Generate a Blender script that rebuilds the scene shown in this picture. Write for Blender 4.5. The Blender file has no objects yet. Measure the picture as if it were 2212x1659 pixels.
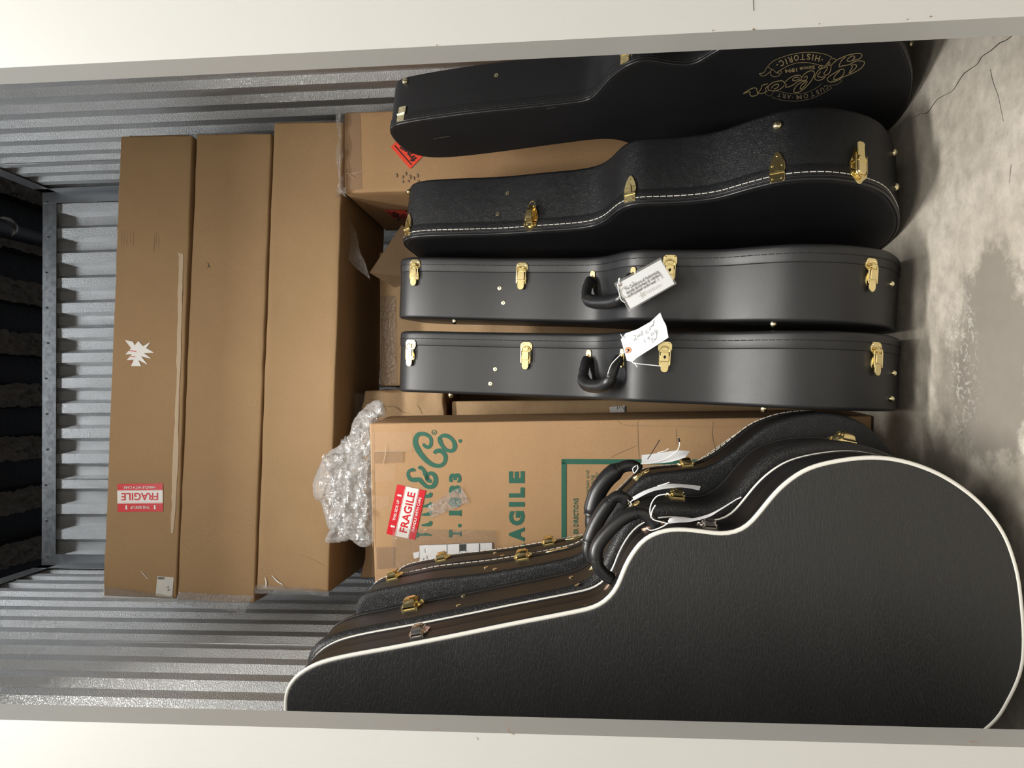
import bpy, math, random
from mathutils import Vector, Matrix, noise
random.seed(7)
sc = bpy.context.scene
COL = sc.collection

# ------------------------------------------------------------------ camera
H = 0.70                       # the phone is held low, turned on its side
F_PX = 1500.0
def _v(px, py): return Vector((px-1106.0, -(py-829.5), -F_PX))
_Y = _v(1223, 857).normalized()
_Z = _v(-16752, 1046).normalized()
_Z = (_Z - _Z.dot(_Y)*_Y).normalized()
_X = _Y.cross(_Z)
ROT = Matrix((_X, _Y, _Z))      # camera space -> world
cam_d = bpy.data.cameras.new('camera')
cam = bpy.data.objects.new('camera', cam_d); COL.objects.link(cam)
cam_d.sensor_fit = 'HORIZONTAL'; cam_d.sensor_width = 36.0
cam_d.lens = F_PX/2212*36.0
cam_d.clip_start = 0.02; cam_d.clip_end = 60
m4 = ROT.to_4x4(); m4.translation = Vector((0, 0, H))
cam.matrix_world = m4
sc.camera = cam
EYE = Vector((0, 0, H))

# ------------------------------------------------------------------ world, lamps, exposure
W = bpy.data.worlds.new('world'); sc.world = W; W.use_nodes = True
W.node_tree.nodes['Background'].inputs[0].default_value = (0.85, 0.90, 1.0, 1)
W.node_tree.nodes['Background'].inputs[1].default_value = 0.12
sc.view_settings.view_transform = 'Standard'; sc.view_settings.look = 'None'
sc.view_settings.exposure = 0.0; sc.view_settings.gamma = 1.0
sc.view_settings.use_curve_mapping = False

def area(name, loc, target, sx, sy, power, col):
    l = bpy.data.lights.new(name, 'AREA'); l.shape = 'RECTANGLE'; l.size = sx; l.size_y = sy
    l.energy = power; l.color = col
    o = bpy.data.objects.new(name, l); COL.objects.link(o)
    o.location = loc
    d = (Vector(target)-Vector(loc)).normalized()
    o.rotation_euler = d.to_track_quat('-Z', 'Y').to_euler()
    return o
area('corridor_strip_light', (0.0, 0.22, 3.22), (0, 0.22, 0), 1.25, 0.26, 108, (1.0, 0.97, 0.92))
area('corridor_strip_light', (0.0, -0.95, 2.9), (0, 0.9, 0.7), 2.4, 0.5, 66, (1.0, 0.965, 0.90))
area('hall_strip_light', (0.1, 2.24, 3.62), (0.1, 2.24, 0), 1.25, 0.12, 11.5, (0.93, 0.97, 1.0))

# ------------------------------------------------------------------ pixel -> world helpers (used once, to place things at their real depth)
def ray(px, py): return (ROT @ _v(px, py))
def onY(px, py, Y):
    r = ray(px, py); return EYE + r*(Y/r.y)
def onZ(px, py, Z):
    r = ray(px, py); return EYE + r*((Z-H)/r.z)
class Plane:
    def __init__(s, O, n):
        s.O = Vector(O); s.n = Vector(n).normalized()
    def hit(s, px, py, off=0.0):
        r = ray(px, py); k = (s.O-EYE).dot(s.n)/r.dot(s.n)
        n = s.n if (s.n.dot(EYE-s.O) > 0) else -s.n
        return EYE + r*k + n*off
def proj(P):
    c = ROT.transposed() @ (Vector(P)-EYE)
    return (1106+F_PX*c.x/-c.z, 829.5-F_PX*c.y/-c.z)

# ------------------------------------------------------------------ materials
def new_mat(name):
    m = bpy.data.materials.new(name); m.use_nodes = True
    nt = m.node_tree; return m, nt, nt.nodes['Principled BSDF']
def N(nt, t, **kw):
    n = nt.nodes.new(t)
    for k, v in kw.items():
        if k in n.inputs.keys() if hasattr(n.inputs, 'keys') else False: n.inputs[k].default_value = v
        else: setattr(n, k, v)
    return n
def coords(nt, scale=(1, 1, 1)):
    tc = nt.nodes.new('ShaderNodeTexCoord'); mp = nt.nodes.new('ShaderNodeMapping')
    mp.inputs['Scale'].default_value = scale
    nt.links.new(tc.outputs['Object'], mp.inputs['Vector']); return mp.outputs['Vector']
def tex_noise(nt, vec, scale, detail=4, rough=.55, dist=0.0):
    n = nt.nodes.new('ShaderNodeTexNoise'); n.inputs['Scale'].default_value = scale
    n.inputs['Detail'].default_value = detail; n.inputs['Roughness'].default_value = rough
    n.inputs['Distortion'].default_value = dist
    nt.links.new(vec, n.inputs['Vector']); return n.outputs['Fac']
def tex_vor(nt, vec, scale, feature='F1', rnd=1.0):
    n = nt.nodes.new('ShaderNodeTexVoronoi'); n.feature = feature
    n.inputs['Scale'].default_value = scale; n.inputs['Randomness'].default_value = rnd
    nt.links.new(vec, n.inputs['Vector']); return n.outputs['Distance']
def ramp(nt, fac, stops):
    r = nt.nodes.new('ShaderNodeValToRGB')
    while len(r.color_ramp.elements) < len(stops): r.color_ramp.elements.new(0.5)
    for e, (p, c) in zip(r.color_ramp.elements, stops):
        e.position = p; e.color = (c[0], c[1], c[2], 1) if hasattr(c, '__len__') else (c, c, c, 1)
    nt.links.new(fac, r.inputs['Fac']); return r.outputs['Color']
def bump(nt, hgt, strength, dist, normal=None):
    b = nt.nodes.new('ShaderNodeBump'); b.inputs['Strength'].default_value = strength
    b.inputs['Distance'].default_value = dist; nt.links.new(hgt, b.inputs['Height'])
    if normal is not None: nt.links.new(normal, b.inputs['Normal'])
    return b.outputs['Normal']
def mix(nt, fac, a, b, mode='MIX'):
    n = nt.nodes.new('ShaderNodeMix'); n.data_type = 'RGBA'; n.blend_type = mode
    for sock, val in ((n.inputs[0], fac), (n.inputs[6], a), (n.inputs[7], b)):
        if hasattr(val, 'is_output') or isinstance(val, bpy.types.NodeSocket): nt.links.new(val, sock)
        elif hasattr(val, '__len__'): sock.default_value = (val[0], val[1], val[2], 1)
        else: sock.default_value = val
    return n.outputs[2]
def math_n(nt, op, a, b=None, clamp=False):
    n = nt.nodes.new('ShaderNodeMath'); n.operation = op; n.use_clamp = clamp
    for i, v in enumerate((a, b)):
        if v is None: continue
        if isinstance(v, bpy.types.NodeSocket): nt.links.new(v, n.inputs[i])
        else: n.inputs[i].default_value = v
    return n.outputs[0]

def plain(name, col, rough=.5, metal=0.0, spec=.5, coat=0.0):
    m, nt, p = new_mat(name)
    p.inputs['Base Color'].default_value = (*col, 1); p.inputs['Roughness'].default_value = rough
    p.inputs['Metallic'].default_value = metal; p.inputs['Specular IOR Level'].default_value = spec
    v = coords(nt); f = tex_noise(nt, v, 60, 3)
    nt.links.new(ramp(nt, f, [(0.3, rough*.85), (0.7, min(1, rough*1.12))]), p.inputs['Roughness'])
    p.inputs['Coat Weight'].default_value = coat
    return m
def vinyl(name, col, rough, kind, scale, strength, dist=.0006, stretch=(1, 1, 1), spec=.5, line=None):
    m, nt, p = new_mat(name)
    v = coords(nt, stretch)
    warp = nt.nodes.new('ShaderNodeVectorMath'); warp.operation = 'ADD'
    nz = nt.nodes.new('ShaderNodeTexNoise'); nz.inputs['Scale'].default_value = scale*.12
    sub = nt.nodes.new('ShaderNodeVectorMath'); sub.operation = 'SCALE'; sub.inputs['Scale'].default_value = 1.2/scale*2
    nt.links.new(v, nz.inputs['Vector']); nt.links.new(nz.outputs['Color'], sub.inputs[0])
    nt.links.new(v, warp.inputs[0]); nt.links.new(sub.outputs[0], warp.inputs[1]); vv = warp.outputs[0]
    if kind == 'pebble':
        h = ramp(nt, tex_vor(nt, vv, scale, 'DISTANCE_TO_EDGE'), [(0.0, 0), (0.22, 1)])
    elif kind == 'crackle':
        h = ramp(nt, tex_vor(nt, vv, scale, 'DISTANCE_TO_EDGE'), [(0.0, 0), (0.07, .8), (.3, 1)])
    else:
        h = tex_noise(nt, vv, scale, 2)
    nrm = bump(nt, h, strength, dist)
    h2 = tex_noise(nt, v, scale*2.2, 2); nrm = bump(nt, h2, strength*.3, dist*.4, nrm)
    nt.links.new(nrm, p.inputs['Normal'])
    big = tex_noise(nt, v, 7, 5)
    c = mix(nt, big, [x*.8 for x in col], [x*1.25 for x in col])
    if line: c = mix(nt, ramp(nt, h, [(0.0, 1), (0.35, 0)]), c, line)
    nt.links.new(c, p.inputs['Base Color'])
    nt.links.new(ramp(nt, big, [(0.2, rough*.88), (0.8, rough*1.1)]), p.inputs['Roughness'])
    p.inputs['Specular IOR Level'].default_value = spec
    return m
M = {}
M['vinyl_fine'] = vinyl('fine_grain_black_vinyl', (.0115, .012, .0135), .44, 'noise', 900, .30, .0005)
M['vinyl_smooth'] = vinyl('smooth_worn_black_vinyl', (.0095, .0095, .011), .52, 'noise', 500, .12, .0004)
M['vinyl_pebble'] = vinyl('pebbled_black_vinyl', (.0075, .008, .0095), .42, 'pebble', 430, .5, .0007, spec=.4)
M['vinyl_crackle'] = vinyl('crackle_grain_black_vinyl', (.0148, .0153, .0162), .47, 'crackle', 260, .45, .0006, (1, .30, 1.0), line=(.030, .030, .0295))  # lighter crackle lines: their reflections put into the colour
M['vinyl_side'] = vinyl('brown_black_side_vinyl', (.008, .007, .0066), .42, 'noise', 600, .12, .0004, spec=.36)
M['vinyl_leather'] = vinyl('creased_black_leatherette', (.0095, .0095, .010), .40, 'crackle', 260, .5, .0008, spec=.4)
M['handle'] = vinyl('black_handle_leather', (.011, .011, .012), .31, 'noise', 700, .3, .0005)
M['brass'] = plain('polished_brass', (.86, .71, .36), .17, 1.0)
M['brass_pale'] = plain('pale_brass', (.86, .77, .50), .22, 1.0)
M['brass_dark'] = plain('aged_brass', (.50, .34, .16), .35, 1.0)
M['nickel'] = plain('nickel', (.62, .58, .55), .2, 1.0)
M['copper'] = plain('dull_copper', (.33, .22, .17), .45, .8)
M['white_piping'] = plain('white_vinyl_piping', (.72, .71, .66), .42)
M['black_piping'] = plain('black_vinyl_piping', (.012, .012, .013), .32)
M['thread_white'] = plain('white_thread', (.75, .73, .66), .7)
M['thread_black'] = plain('black_thread', (.006, .006, .007), .7)
M['crease'] = plain('dark_seam', (.003, .003, .0035), .8)
M['paper'] = plain('white_paper', (.80, .81, .84), .7)
M['paper_dull'] = plain('soiled_white_label', (.62, .60, .56), .75)
M['string'] = plain('white_string', (.85, .85, .85), .6)
M['red'] = plain('red_sticker_print', (.62, .018, .028), .35)
M['sticker_white'] = plain('sticker_white', (.80, .78, .76), .35)
M['orange'] = plain('fluorescent_orange_sticker', (.86, .075, .035), .5)
M['ink_black'] = plain('black_ink', (.012, .012, .014), .6)
M['ink_green'] = plain('green_ink', (.020, .110, .072), .7)
M['ink_grey'] = plain('grey_ink', (.52, .52, .50), .7)
M['pencil'] = plain('pencil_grey', (.22, .22, .24), .7)
M['logo_gold'] = plain('faded_gold_print', (.30, .235, .12), .55)
M['logo_dim'] = plain('worn_gold_print', (.17, .14, .085), .6)
M['eyelet'] = plain('orange_eyelet_paper', (.62, .30, .16), .6)
M['pale_fibre_glint'] = plain('torn_fibre_and_painted_glint', (.52, .40, .28), .8)
M['pipe'] = plain('black_painted_pipe', (.012, .014, .018), .35)
M['galv_plain'] = plain('smooth_galvanised_steel', (.50, .52, .54), .38, .9)
M['steel_beam'] = plain('grey_steel_beam', (.20, .20, .205), .5, .5)

def cardboard(name, col, lines=(1, 0, 0), crease=.5):
    m, nt, p = new_mat(name)
    v = coords(nt)
    a = tex_noise(nt, v, 5, 5, .6); b = tex_noise(nt, v, 420, 3, .6); cc = tex_noise(nt, v, 45, 5, .65)
    c = mix(nt, ramp(nt, a, [(0.3, 0), (0.7, 1)]), [x*.90 for x in col], [x*1.08 for x in col])
    c = mix(nt, ramp(nt, b, [(0.35, 0), (0.7, 1)]), c, [x*.83 for x in col])
    c = mix(nt, ramp(nt, cc, [(0.62, 0), (0.80, .55)]), c, [x*.70 for x in col])
    nt.links.new(c, p.inputs['Base Color'])
    w = nt.nodes.new('ShaderNodeTexWave'); w.wave_type = 'BANDS'
    w.bands_direction = 'X' if lines[0] else 'Z'
    w.inputs['Scale'].default_value = 48; w.inputs['Distortion'].default_value = .4
    nt.links.new(v, w.inputs['Vector'])
    n1 = bump(nt, w.outputs['Fac'], .05, .0007)
    n2 = bump(nt, a, crease*.25, .02, n1); n3 = bump(nt, cc, .12*crease, .003, n2)
    nt.links.new(n3, p.inputs['Normal'])
    p.inputs['Roughness'].default_value = .72; p.inputs['Specular IOR Level'].default_value = .3
    return m
M['card'] = cardboard('kraft_cardboard', (.365, .232, .118))
M['card_b'] = cardboard('kraft_cardboard_warm', (.43, .262, .132), crease=.9)
M['card_m'] = cardboard('kraft_cardboard_printed_carton', (.42, .258, .133), (0, 0, 1), .5)
M['card_old'] = cardboard('kraft_cardboard_creased', (.50, .335, .185), crease=1.8)
M['card_in'] = cardboard('kraft_cardboard_inside', (.33, .225, .135))

def clear(name, tint, fac_gloss, fac_diff, bscale, bstr, bdist, rough=.12, voron=False):
    m, nt, p = new_mat(name)
    nt.nodes.remove(p); out = nt.nodes['Material Output']
    v = coords(nt)
    t = nt.nodes.new('ShaderNodeBsdfTransparent'); t.inputs[0].default_value = (*tint, 1)
    g = nt.nodes.new('ShaderNodeBsdfGlossy'); g.inputs['Roughness'].default_value = rough
    g.inputs[0].default_value = (.95, .95, .95, 1)
    d = nt.nodes.new('ShaderNodeBsdfDiffuse'); d.inputs[0].default_value = (.78, .78, .78, 1)
    h = tex_noise(nt, v, bscale, 4, .6, .6)
    nrm = bump(nt, h, bstr, bdist)
    if voron:
        hv = ramp(nt, tex_vor(nt, v, 92, 'F1', .25), [(0.0, 1), (.3, .8), (.5, 0)])
        nrm = bump(nt, hv, .5, .003, nrm)
    nt.links.new(nrm, g.inputs['Normal']); nt.links.new(nrm, d.inputs['Normal'])
    lw = nt.nodes.new('ShaderNodeLayerWeight'); lw.inputs['Blend'].default_value = .35
    nt.links.new(nrm, lw.inputs['Normal'])
    fg = math_n(nt, 'ADD', math_n(nt, 'MULTIPLY', lw.outputs['Fresnel'], .6), fac_gloss, True)
    m1 = nt.nodes.new('ShaderNodeMixShader'); m1.inputs[0].default_value = fac_diff
    nt.links.new(t.outputs[0], m1.inputs[1]); nt.links.new(d.outputs[0], m1.inputs[2])
    m2 = nt.nodes.new('ShaderNodeMixShader'); nt.links.new(fg, m2.inputs[0])
    nt.links.new(m1.outputs[0], m2.inputs[1]); nt.links.new(g.outputs[0], m2.inputs[2])
    nt.links.new(m2.outputs[0], out.inputs['Surface'])
    return m
M['tape'] = clear('clear_packing_tape', (1, .99, .975), -.05, .055, 70, .3, .003)
M['tape_crumpled'] = clear('crumpled_packing_tape', (.93, .90, .85), .09, .07, 120, .9, .008)
M['pouch'] = clear('clear_label_pouch', (.93, .92, .90), .05, .05, 35, .5, .008)
M['sleeve'] = clear('clear_tag_sleeve', (.95, .95, .95), .07, .03, 40, .2, .003)
M['bubble'] = clear('bubble_wrap_film', (.99, .99, .99), .02, .24, 26, .5, .012, .13, True)

def metal_wall():
    m, nt, p = new_mat('embossed_galvanised_steel')
    v = coords(nt)
    p.inputs['Metallic'].default_value = .92
    f = tex_noise(nt, v, 300, 3, .6); f2 = tex_noise(nt, v, 3, 3)
    nt.links.new(mix(nt, f2, (.54, .545, .55), (.64, .645, .65)), p.inputs['Base Color'])
    nt.links.new(bump(nt, ramp(nt, f, [(0.38, 0), (0.6, 1)]), .75, .0016), p.inputs['Normal'])
    nt.links.new(ramp(nt, f2, [(0.2, .34), (0.8, .42)]), p.inputs['Roughness'])
    return m
M['wall_metal'] = metal_wall()
def white_paint():
    m, nt, p = new_mat('white_painted_steel')
    v = coords(nt)
    f = tex_noise(nt, v, 2.5, 4); f2 = tex_noise(nt, v, 700, 2)
    c = mix(nt, f, (.46, .465, .455), (.50, .505, .495))
    spk = ramp(nt, tex_noise(nt, v, 55, 2, .5), [(0.80, 0), (0.83, 1)])
    c = mix(nt, spk, c, (.42, .40, .35))
    nt.links.new(c, p.inputs['Base Color']); p.inputs['Roughness'].default_value = .34
    nt.links.new(bump(nt, f2, .06, .0005), p.inputs['Normal'])
    return m
M['white_paint'] = white_paint()
def concrete():
    m, nt, p = new_mat('stained_shaded_concrete')
    v = coords(nt)
    a = tex_noise(nt, v, 3.2, 7, .62); b = tex_noise(nt, v, 30, 6, .7); s = tex_noise(nt, v, 260, 3, .6)
    st = coords(nt, (14, 2.5, 1)); sc_ = tex_noise(nt, st, 9, 6, .75, .5)
    c = mix(nt, ramp(nt, a, [(0.32, 0), (0.68, 1)]), (.45, .405, .34), (.69, .635, .55))
    c = mix(nt, ramp(nt, b, [(0.35, 0), (0.72, .55)]), c, (.185, .163, .135))
    c = mix(nt, ramp(nt, sc_, [(0.55, 0), (0.75, .4)]), c, (.50, .47, .40))
    def blob(px, py, rx, ry, col, amt, nsc, edge, c):
        P = onZ(px, py, 0)
        sub = nt.nodes.new('ShaderNodeVectorMath'); sub.operation = 'SUBTRACT'; nt.links.new(v, sub.inputs[0])
        sub.inputs[1].default_value = P
        dv = nt.nodes.new('ShaderNodeVectorMath'); dv.operation = 'DIVIDE'; nt.links.new(sub.outputs[0], dv.inputs[0])
        dv.inputs[1].default_value = (rx, ry, 1)
        ln = nt.nodes.new('ShaderNodeVectorMath'); ln.operation = 'LENGTH'; nt.links.new(dv.outputs[0], ln.inputs[0])
        d = math_n(nt, 'ADD', ln.outputs['Value'], math_n(nt, 'MULTIPLY', math_n(nt, 'SUBTRACT', tex_noise(nt, v, nsc, 6, .7), .5), 1.6))
        return mix(nt, ramp(nt, d, [(1-edge, amt), (1+edge*.4, 0)]), c, col)
    c = blob(2140, 770, .20, .115, (.235, .212, .182), .9, 9, .22, c)
    c = blob(2060, 830, .11, .07, (.22, .198, .17), .7, 12, .4, c)
    c = blob(2040, 1000, .12, .09, (.17, .155, .13), .85, 10, .5, c)  # darker gradient of the light, painted into the floor colour
    c = blob(2130, 1130, .09, .07, (.16, .145, .12), .9, 10, .5, c)
    c = blob(1975, 560, .09, .05, (.30, .275, .235), .6, 14, .5, c)
    P = onZ(2075, 760, 0)
    sub = nt.nodes.new('ShaderNodeVectorMath'); sub.operation = 'SUBTRACT'; nt.links.new(v, sub.inputs[0]); sub.inputs[1].default_value = P
    dv = nt.nodes.new('ShaderNodeVectorMath'); dv.operation = 'DIVIDE'; nt.links.new(sub.outputs[0], dv.inputs[0]); dv.inputs[1].default_value = (.19, .062, 1)
    ln = nt.nodes.new('ShaderNodeVectorMath'); ln.operation = 'LENGTH'; nt.links.new(dv.outputs[0], ln.inputs[0])
    vein = ramp(nt, tex_noise(nt, v, 75, 9, .78, .9), [(0.52, 0), (0.62, .85)])
    rag = math_n(nt, 'ADD', ln.outputs['Value'], math_n(nt, 'MULTIPLY', math_n(nt, 'SUBTRACT', tex_noise(nt, v, 16, 5, .7), .5), 1.5))
    msk = ramp(nt, rag, [(0.45, 1), (1.0, 0)])
    c = mix(nt, math_n(nt, 'MULTIPLY', vein, msk), c, (.60, .575, .53))
    nt.links.new(c, p.inputs['Base Color'])
    h = mix(nt, .5, b, s); nt.links.new(bump(nt, h, .25, .002), p.inputs['Normal'])
    nt.links.new(ramp(nt, a, [(0.3, .42), (0.7, .62)]), p.inputs['Roughness'])
    return m
M['concrete'] = concrete()
def fluff():
    m, nt, p = new_mat('sprayed_fireproofing')
    v = coords(nt); f = tex_noise(nt, v, 26, 7, .75)
    nt.links.new(mix(nt, f, (.16, .135, .11), (.45, .39, .33)), p.inputs['Base Color'])
    nt.links.new(bump(nt, f, 1.0, .03), p.inputs['Normal']); p.inputs['Roughness'].default_value = .95
    return m
M['fluff'] = fluff()
M['deck'] = plain('dark_steel_deck', (.012, .013, .017), .6)
M['corridor_white'] = plain('corridor_white_paint', (.7, .7, .67), .6)

# ------------------------------------------------------------------ mesh helpers
class MB:
    def __init__(s): s.v = []; s.f = []
    def add(s, vs, fs):
        o = len(s.v); s.v += [Vector(x) for x in vs]; s.f += [tuple(i+o for i in f) for f in fs]
    def grid(s, rows, closed_u=False, closed_v=False):
        n, m_ = len(rows), len(rows[0]); fs = []
        for i in range(n-(0 if closed_u else 1)):
            for j in range(m_-(0 if closed_v else 1)):
                a, b = i, (i+1) % n; c, d = j, (j+1) % m_
                fs.append((a*m_+c, a*m_+d, b*m_+d, b*m_+c))
        s.add([p for r in rows for p in r], fs)
    def box(s, lo, hi, fr=None):
        x0, y0, z0 = lo; x1, y1, z1 = hi
        vs = [Vector(p) for p in ((x0, y0, z0), (x1, y0, z0), (x1, y1, z0), (x0, y1, z0), (x0, y0, z1), (x1, y0, z1), (x1, y1, z1), (x0, y1, z1))]
        if fr: vs = [fr @ p for p in vs]
        s.add(vs, [(0, 3, 2, 1), (4, 5, 6, 7), (0, 1, 5, 4), (1, 2, 6, 5), (2, 3, 7, 6), (3, 0, 4, 7)])
    def prism(s, poly, h0, h1, fr, inset=0.0006):
        n = len(poly); c = Vector((sum(p[0] for p in poly)/n, sum(p[1] for p in poly)/n))
        hm = h1-min(inset, abs(h1-h0)*.5)
        top = []
        for p in poly:
            d = Vector(p)-c; L = max(d.length, 1e-6); q = c+d*(max(L-inset, 0)/L); top.append(q)
        r0 = [fr @ Vector((p[0], p[1], h0)) for p in poly]
        r1 = [fr @ Vector((p[0], p[1], hm)) for p in poly]
        r2 = [fr @ Vector((p[0], p[1], h1)) for p in top]
        o = len(s.v); s.v += r0+r1+r2
        for k in (0, n):
            for i in range(n):
                j = (i+1) % n; s.f.append((o+k+i, o+k+j, o+k+n+j, o+k+n+i))
        s.f.append(tuple(o+2*n+i for i in range(n))); s.f.append(tuple(o+i for i in reversed(range(n))))
    def tube(s, path, rad, n=8, closed=False, cap=True):
        P = [Vector(p) for p in path]; m_ = len(P)
        R = rad if hasattr(rad, '__len__') else [rad]*m_
        rows = []; up = None
        for i in range(m_):
            if closed: t = P[(i+1) % m_]-P[i-1]
            else: t = P[min(i+1, m_-1)]-P[max(i-1, 0)]
            t.normalize()
            if up is None:
                up = Vector((0, 0, 1)) if abs(t.z) < .8 else Vector((1, 0, 0))
            up = (up-t*up.dot(t))
            if up.length < 1e-6: up = t.orthogonal()
            up.normalize(); b = t.cross(up)
            rows.append([P[i]+(up*math.cos(a)+b*math.sin(a))*R[i] for a in (2*math.pi*k/n for k in range(n))])
        o = len(s.v); s.grid(rows, closed_u=closed, closed_v=True)
        if cap and not closed:
            s.f.append(tuple(o+k for k in reversed(range(n)))); s.f.append(tuple(o+(m_-1)*n+k for k in range(n)))
    def sweep(s, path, side, dims, n=14):
        """elliptical sweep: `side` fixed reference direction for the ry axis"""
        P = [Vector(p) for p in path]; m_ = len(P); rows = []
        for i in range(m_):
            t = (P[min(i+1, m_-1)]-P[max(i-1, 0)]).normalized()
            sd = (side-t*side.dot(t)).normalized(); nn = t.cross(sd)
            rx, ry = dims[i]
            rows.append([P[i]+nn*rx*math.cos(a)+sd*ry*math.sin(a) for a in (2*math.pi*k/n for k in range(n))])
        o = len(s.v); s.grid(rows, closed_v=True)
        s.f.append(tuple(o+k for k in reversed(range(n)))); s.f.append(tuple(o+(m_-1)*n+k for k in range(n)))
    def lathe(s, prof, fr, n=20):
        rows = [[fr @ Vector((r*math.cos(a), r*math.sin(a), h)) for a in (2*math.pi*k/n for k in range(n))] for r, h in prof]
        s.grid(rows, closed_v=True)
WM = {}
def build(mb, name, mat, parent=None, world=True, smooth=40, mods=None):
    me = bpy.data.meshes.new(name)
    vs = mb.v
    if parent is not None and world:
        inv = WM[parent.name].inverted(); vs = [inv @ p for p in vs]
    me.from_pydata([tuple(p) for p in vs], [], mb.f); me.update()
    import bmesh
    b = bmesh.new(); b.from_mesh(me); bmesh.ops.recalc_face_normals(b, faces=b.faces); b.to_mesh(me); b.free()
    if smooth:
        for p in me.polygons: p.use_smooth = True
        me.set_sharp_from_angle(angle=math.radians(smooth))
    me.materials.append(M[mat] if isinstance(mat, str) else mat)
    o = bpy.data.objects.new(name, me); COL.objects.link(o)
    if parent is not None:
        o.parent = parent; WM[o.name] = WM[parent.name]
    else: WM[o.name] = Matrix.Identity(4)
    return o
def tag(o, label, cat, group=None):
    o['label'] = label; o['category'] = cat
    if group: o['group'] = group
    return o
def thing(name, label, cat, mat4, group=None):
    o = bpy.data.objects.new(name, None); COL.objects.link(o); o.empty_display_size = .05
    o.matrix_world = mat4; WM[o.name] = mat4.copy(); return tag(o, label, cat, group)
def struct(name, mb, mat, smooth=40):
    o = build(mb, name, mat, smooth=smooth); o['kind'] = 'structure'; return o
def fmat(x, y, z, o):
    m = Matrix((x, y, z)).transposed().to_4x4(); m.translation = o; return m
def catmull(pts, n, closed=False):
    P = [Vector(p) for p in pts]; k = len(P); out = []
    segs = k if closed else k-1
    for i in range(segs):
        if closed: a, b, c, d = P[(i-1) % k], P[i], P[(i+1) % k], P[(i+2) % k]
        else: a, b, c, d = P[max(i-1, 0)], P[i], P[i+1], P[min(i+2, k-1)]
        for j in range(n):
            t = j/n; t2 = t*t; t3 = t2*t
            out.append(.5*((2*b)+(c-a)*t+(2*a-5*b+4*c-d)*t2+(3*b-a-3*c+d)*t3))
    if not closed: out.append(P[-1])
    return out
def resample(pts, n, closed=True):
    P = pts+[pts[0]] if closed else pts
    L = [0]
    for i in range(1, len(P)): L.append(L[-1]+(P[i]-P[i-1]).length)
    out = []; j = 0
    cnt = n if closed else n-1
    for k in range(n):
        d = L[-1]*k/cnt
        while j < len(L)-2 and L[j+1] < d: j += 1
        seg = max(L[j+1]-L[j], 1e-9); out.append(P[j].lerp(P[j+1], min(1, (d-L[j])/seg)))
    return out

# ---- flat print on a plane, laid out from the photograph's pixels
def ribbon(mb, plane, pts, wid, off=.0012, smooth=4, closed=False, taper=False):
    P = catmull([Vector((p[0], p[1], 0)) for p in pts], smooth, closed) if smooth > 1 else [Vector((p[0], p[1], 0)) for p in pts]
    m_ = len(P)
    if hasattr(wid, '__len__'):
        ws = []
        for i in range(m_):
            t = i/(m_-1)*(len(wid)-1); a = int(t); b = min(a+1, len(wid)-1); ws.append(wid[a]+(wid[b]-wid[a])*(t-a))
    else: ws = [wid]*m_
    l, r = [], []
    for i in range(m_):
        t = (P[(i+1) % m_]-P[i-1]) if closed else (P[min(i+1, m_-1)]-P[max(i-1, 0)])
        t.normalize(); nn = Vector((-t.y, t.x, 0))*ws[i]*.5
        a = P[i]+nn; b = P[i]-nn
        l.append(plane.hit(a.x, a.y, off)); r.append(plane.hit(b.x, b.y, off))
    mb.grid([l, r], closed_v=closed)
def poly_px(mb, plane, pts, off=.001):
    mb.add([plane.hit(x, y, off) for x, y in pts], [tuple(range(len(pts)))])
_TC = {}
def glyphs(s, bold=0.0, shear=0.0):
    key = (s, bold, shear)
    if key in _TC: return _TC[key]
    cu = bpy.data.curves.new('t', 'FONT'); cu.body = s; cu.offset = bold; cu.shear = shear
    cu.resolution_u = 3
    ob = bpy.data.objects.new('t', cu); me = bpy.data.meshes.new_from_object(ob)
    vs = [(v.co.x, v.co.y) for v in me.vertices]; fs = [tuple(p.vertices) for p in me.polygons]
    bpy.data.objects.remove(ob); bpy.data.meshes.remove(me); bpy.data.curves.remove(cu)
    _TC[key] = (vs, fs); return vs, fs
def text_px(mb, plane, s, p0, p1, h, off=.0018, bold=0.0, cap=None, mapf=None):
    vs, fs = glyphs(s, bold)
    if not vs: return
    x0 = min(v[0] for v in vs); x1 = max(v[0] for v in vs)
    cap = cap if cap else .70+bold*2
    u = Vector((p1[0]-p0[0], p1[1]-p0[1])); L = u.length; u.normalize(); up = Vector((u.y, -u.x))
    sx = L/(x1-x0); sy = h/cap; out = []
    for x, y in vs:
        q = Vector(p0)+u*((x-x0)*sx)+up*((y+bold)*sy)
        if mapf: q = Vector(mapf(q.x, q.y))
        out.append(plane.hit(q.x, q.y, off))
    mb.add(out, fs)

# ------------------------------------------------------------------ the locker shell
XL, XR, YB, YF, YJ, ZW = -.662, .853, 2.60, .80, .842, 2.75
JL, JR = -.385, .414
def floor_():
    b = MB(); b.box((-4, -1.6, -.1), (4, 6.5, 0)); o = struct('floor', b, 'concrete', 0)
    pl = Plane((0, 0, 0), (0, 0, 1))
    c = MB()
    for pts, w in (([(2186, 78), (2172, 88), (2160, 93), (2140, 110), (2122, 122), (2112, 138), (2095, 150), (2082, 160), (2070, 178), (2058, 196), (2040, 206), (2024, 216), (2004, 243), (1988, 246), (1972, 256)], [1.4, 1.6, 1.0, 1.4, .8, 1.0, .5]),
                   ([(2140, 150), (2146, 178), (2156, 205), (2162, 232), (2168, 262)], [.8, .5]),
                   ([(2185, 355), (2183, 375), (2181, 395)], [.6, .5])):
        ribbon(c, pl, pts, w, .0006)
    k = build(c, 'floor_crack', 'crease', o, smooth=0)
    return o
floor_()
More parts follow.
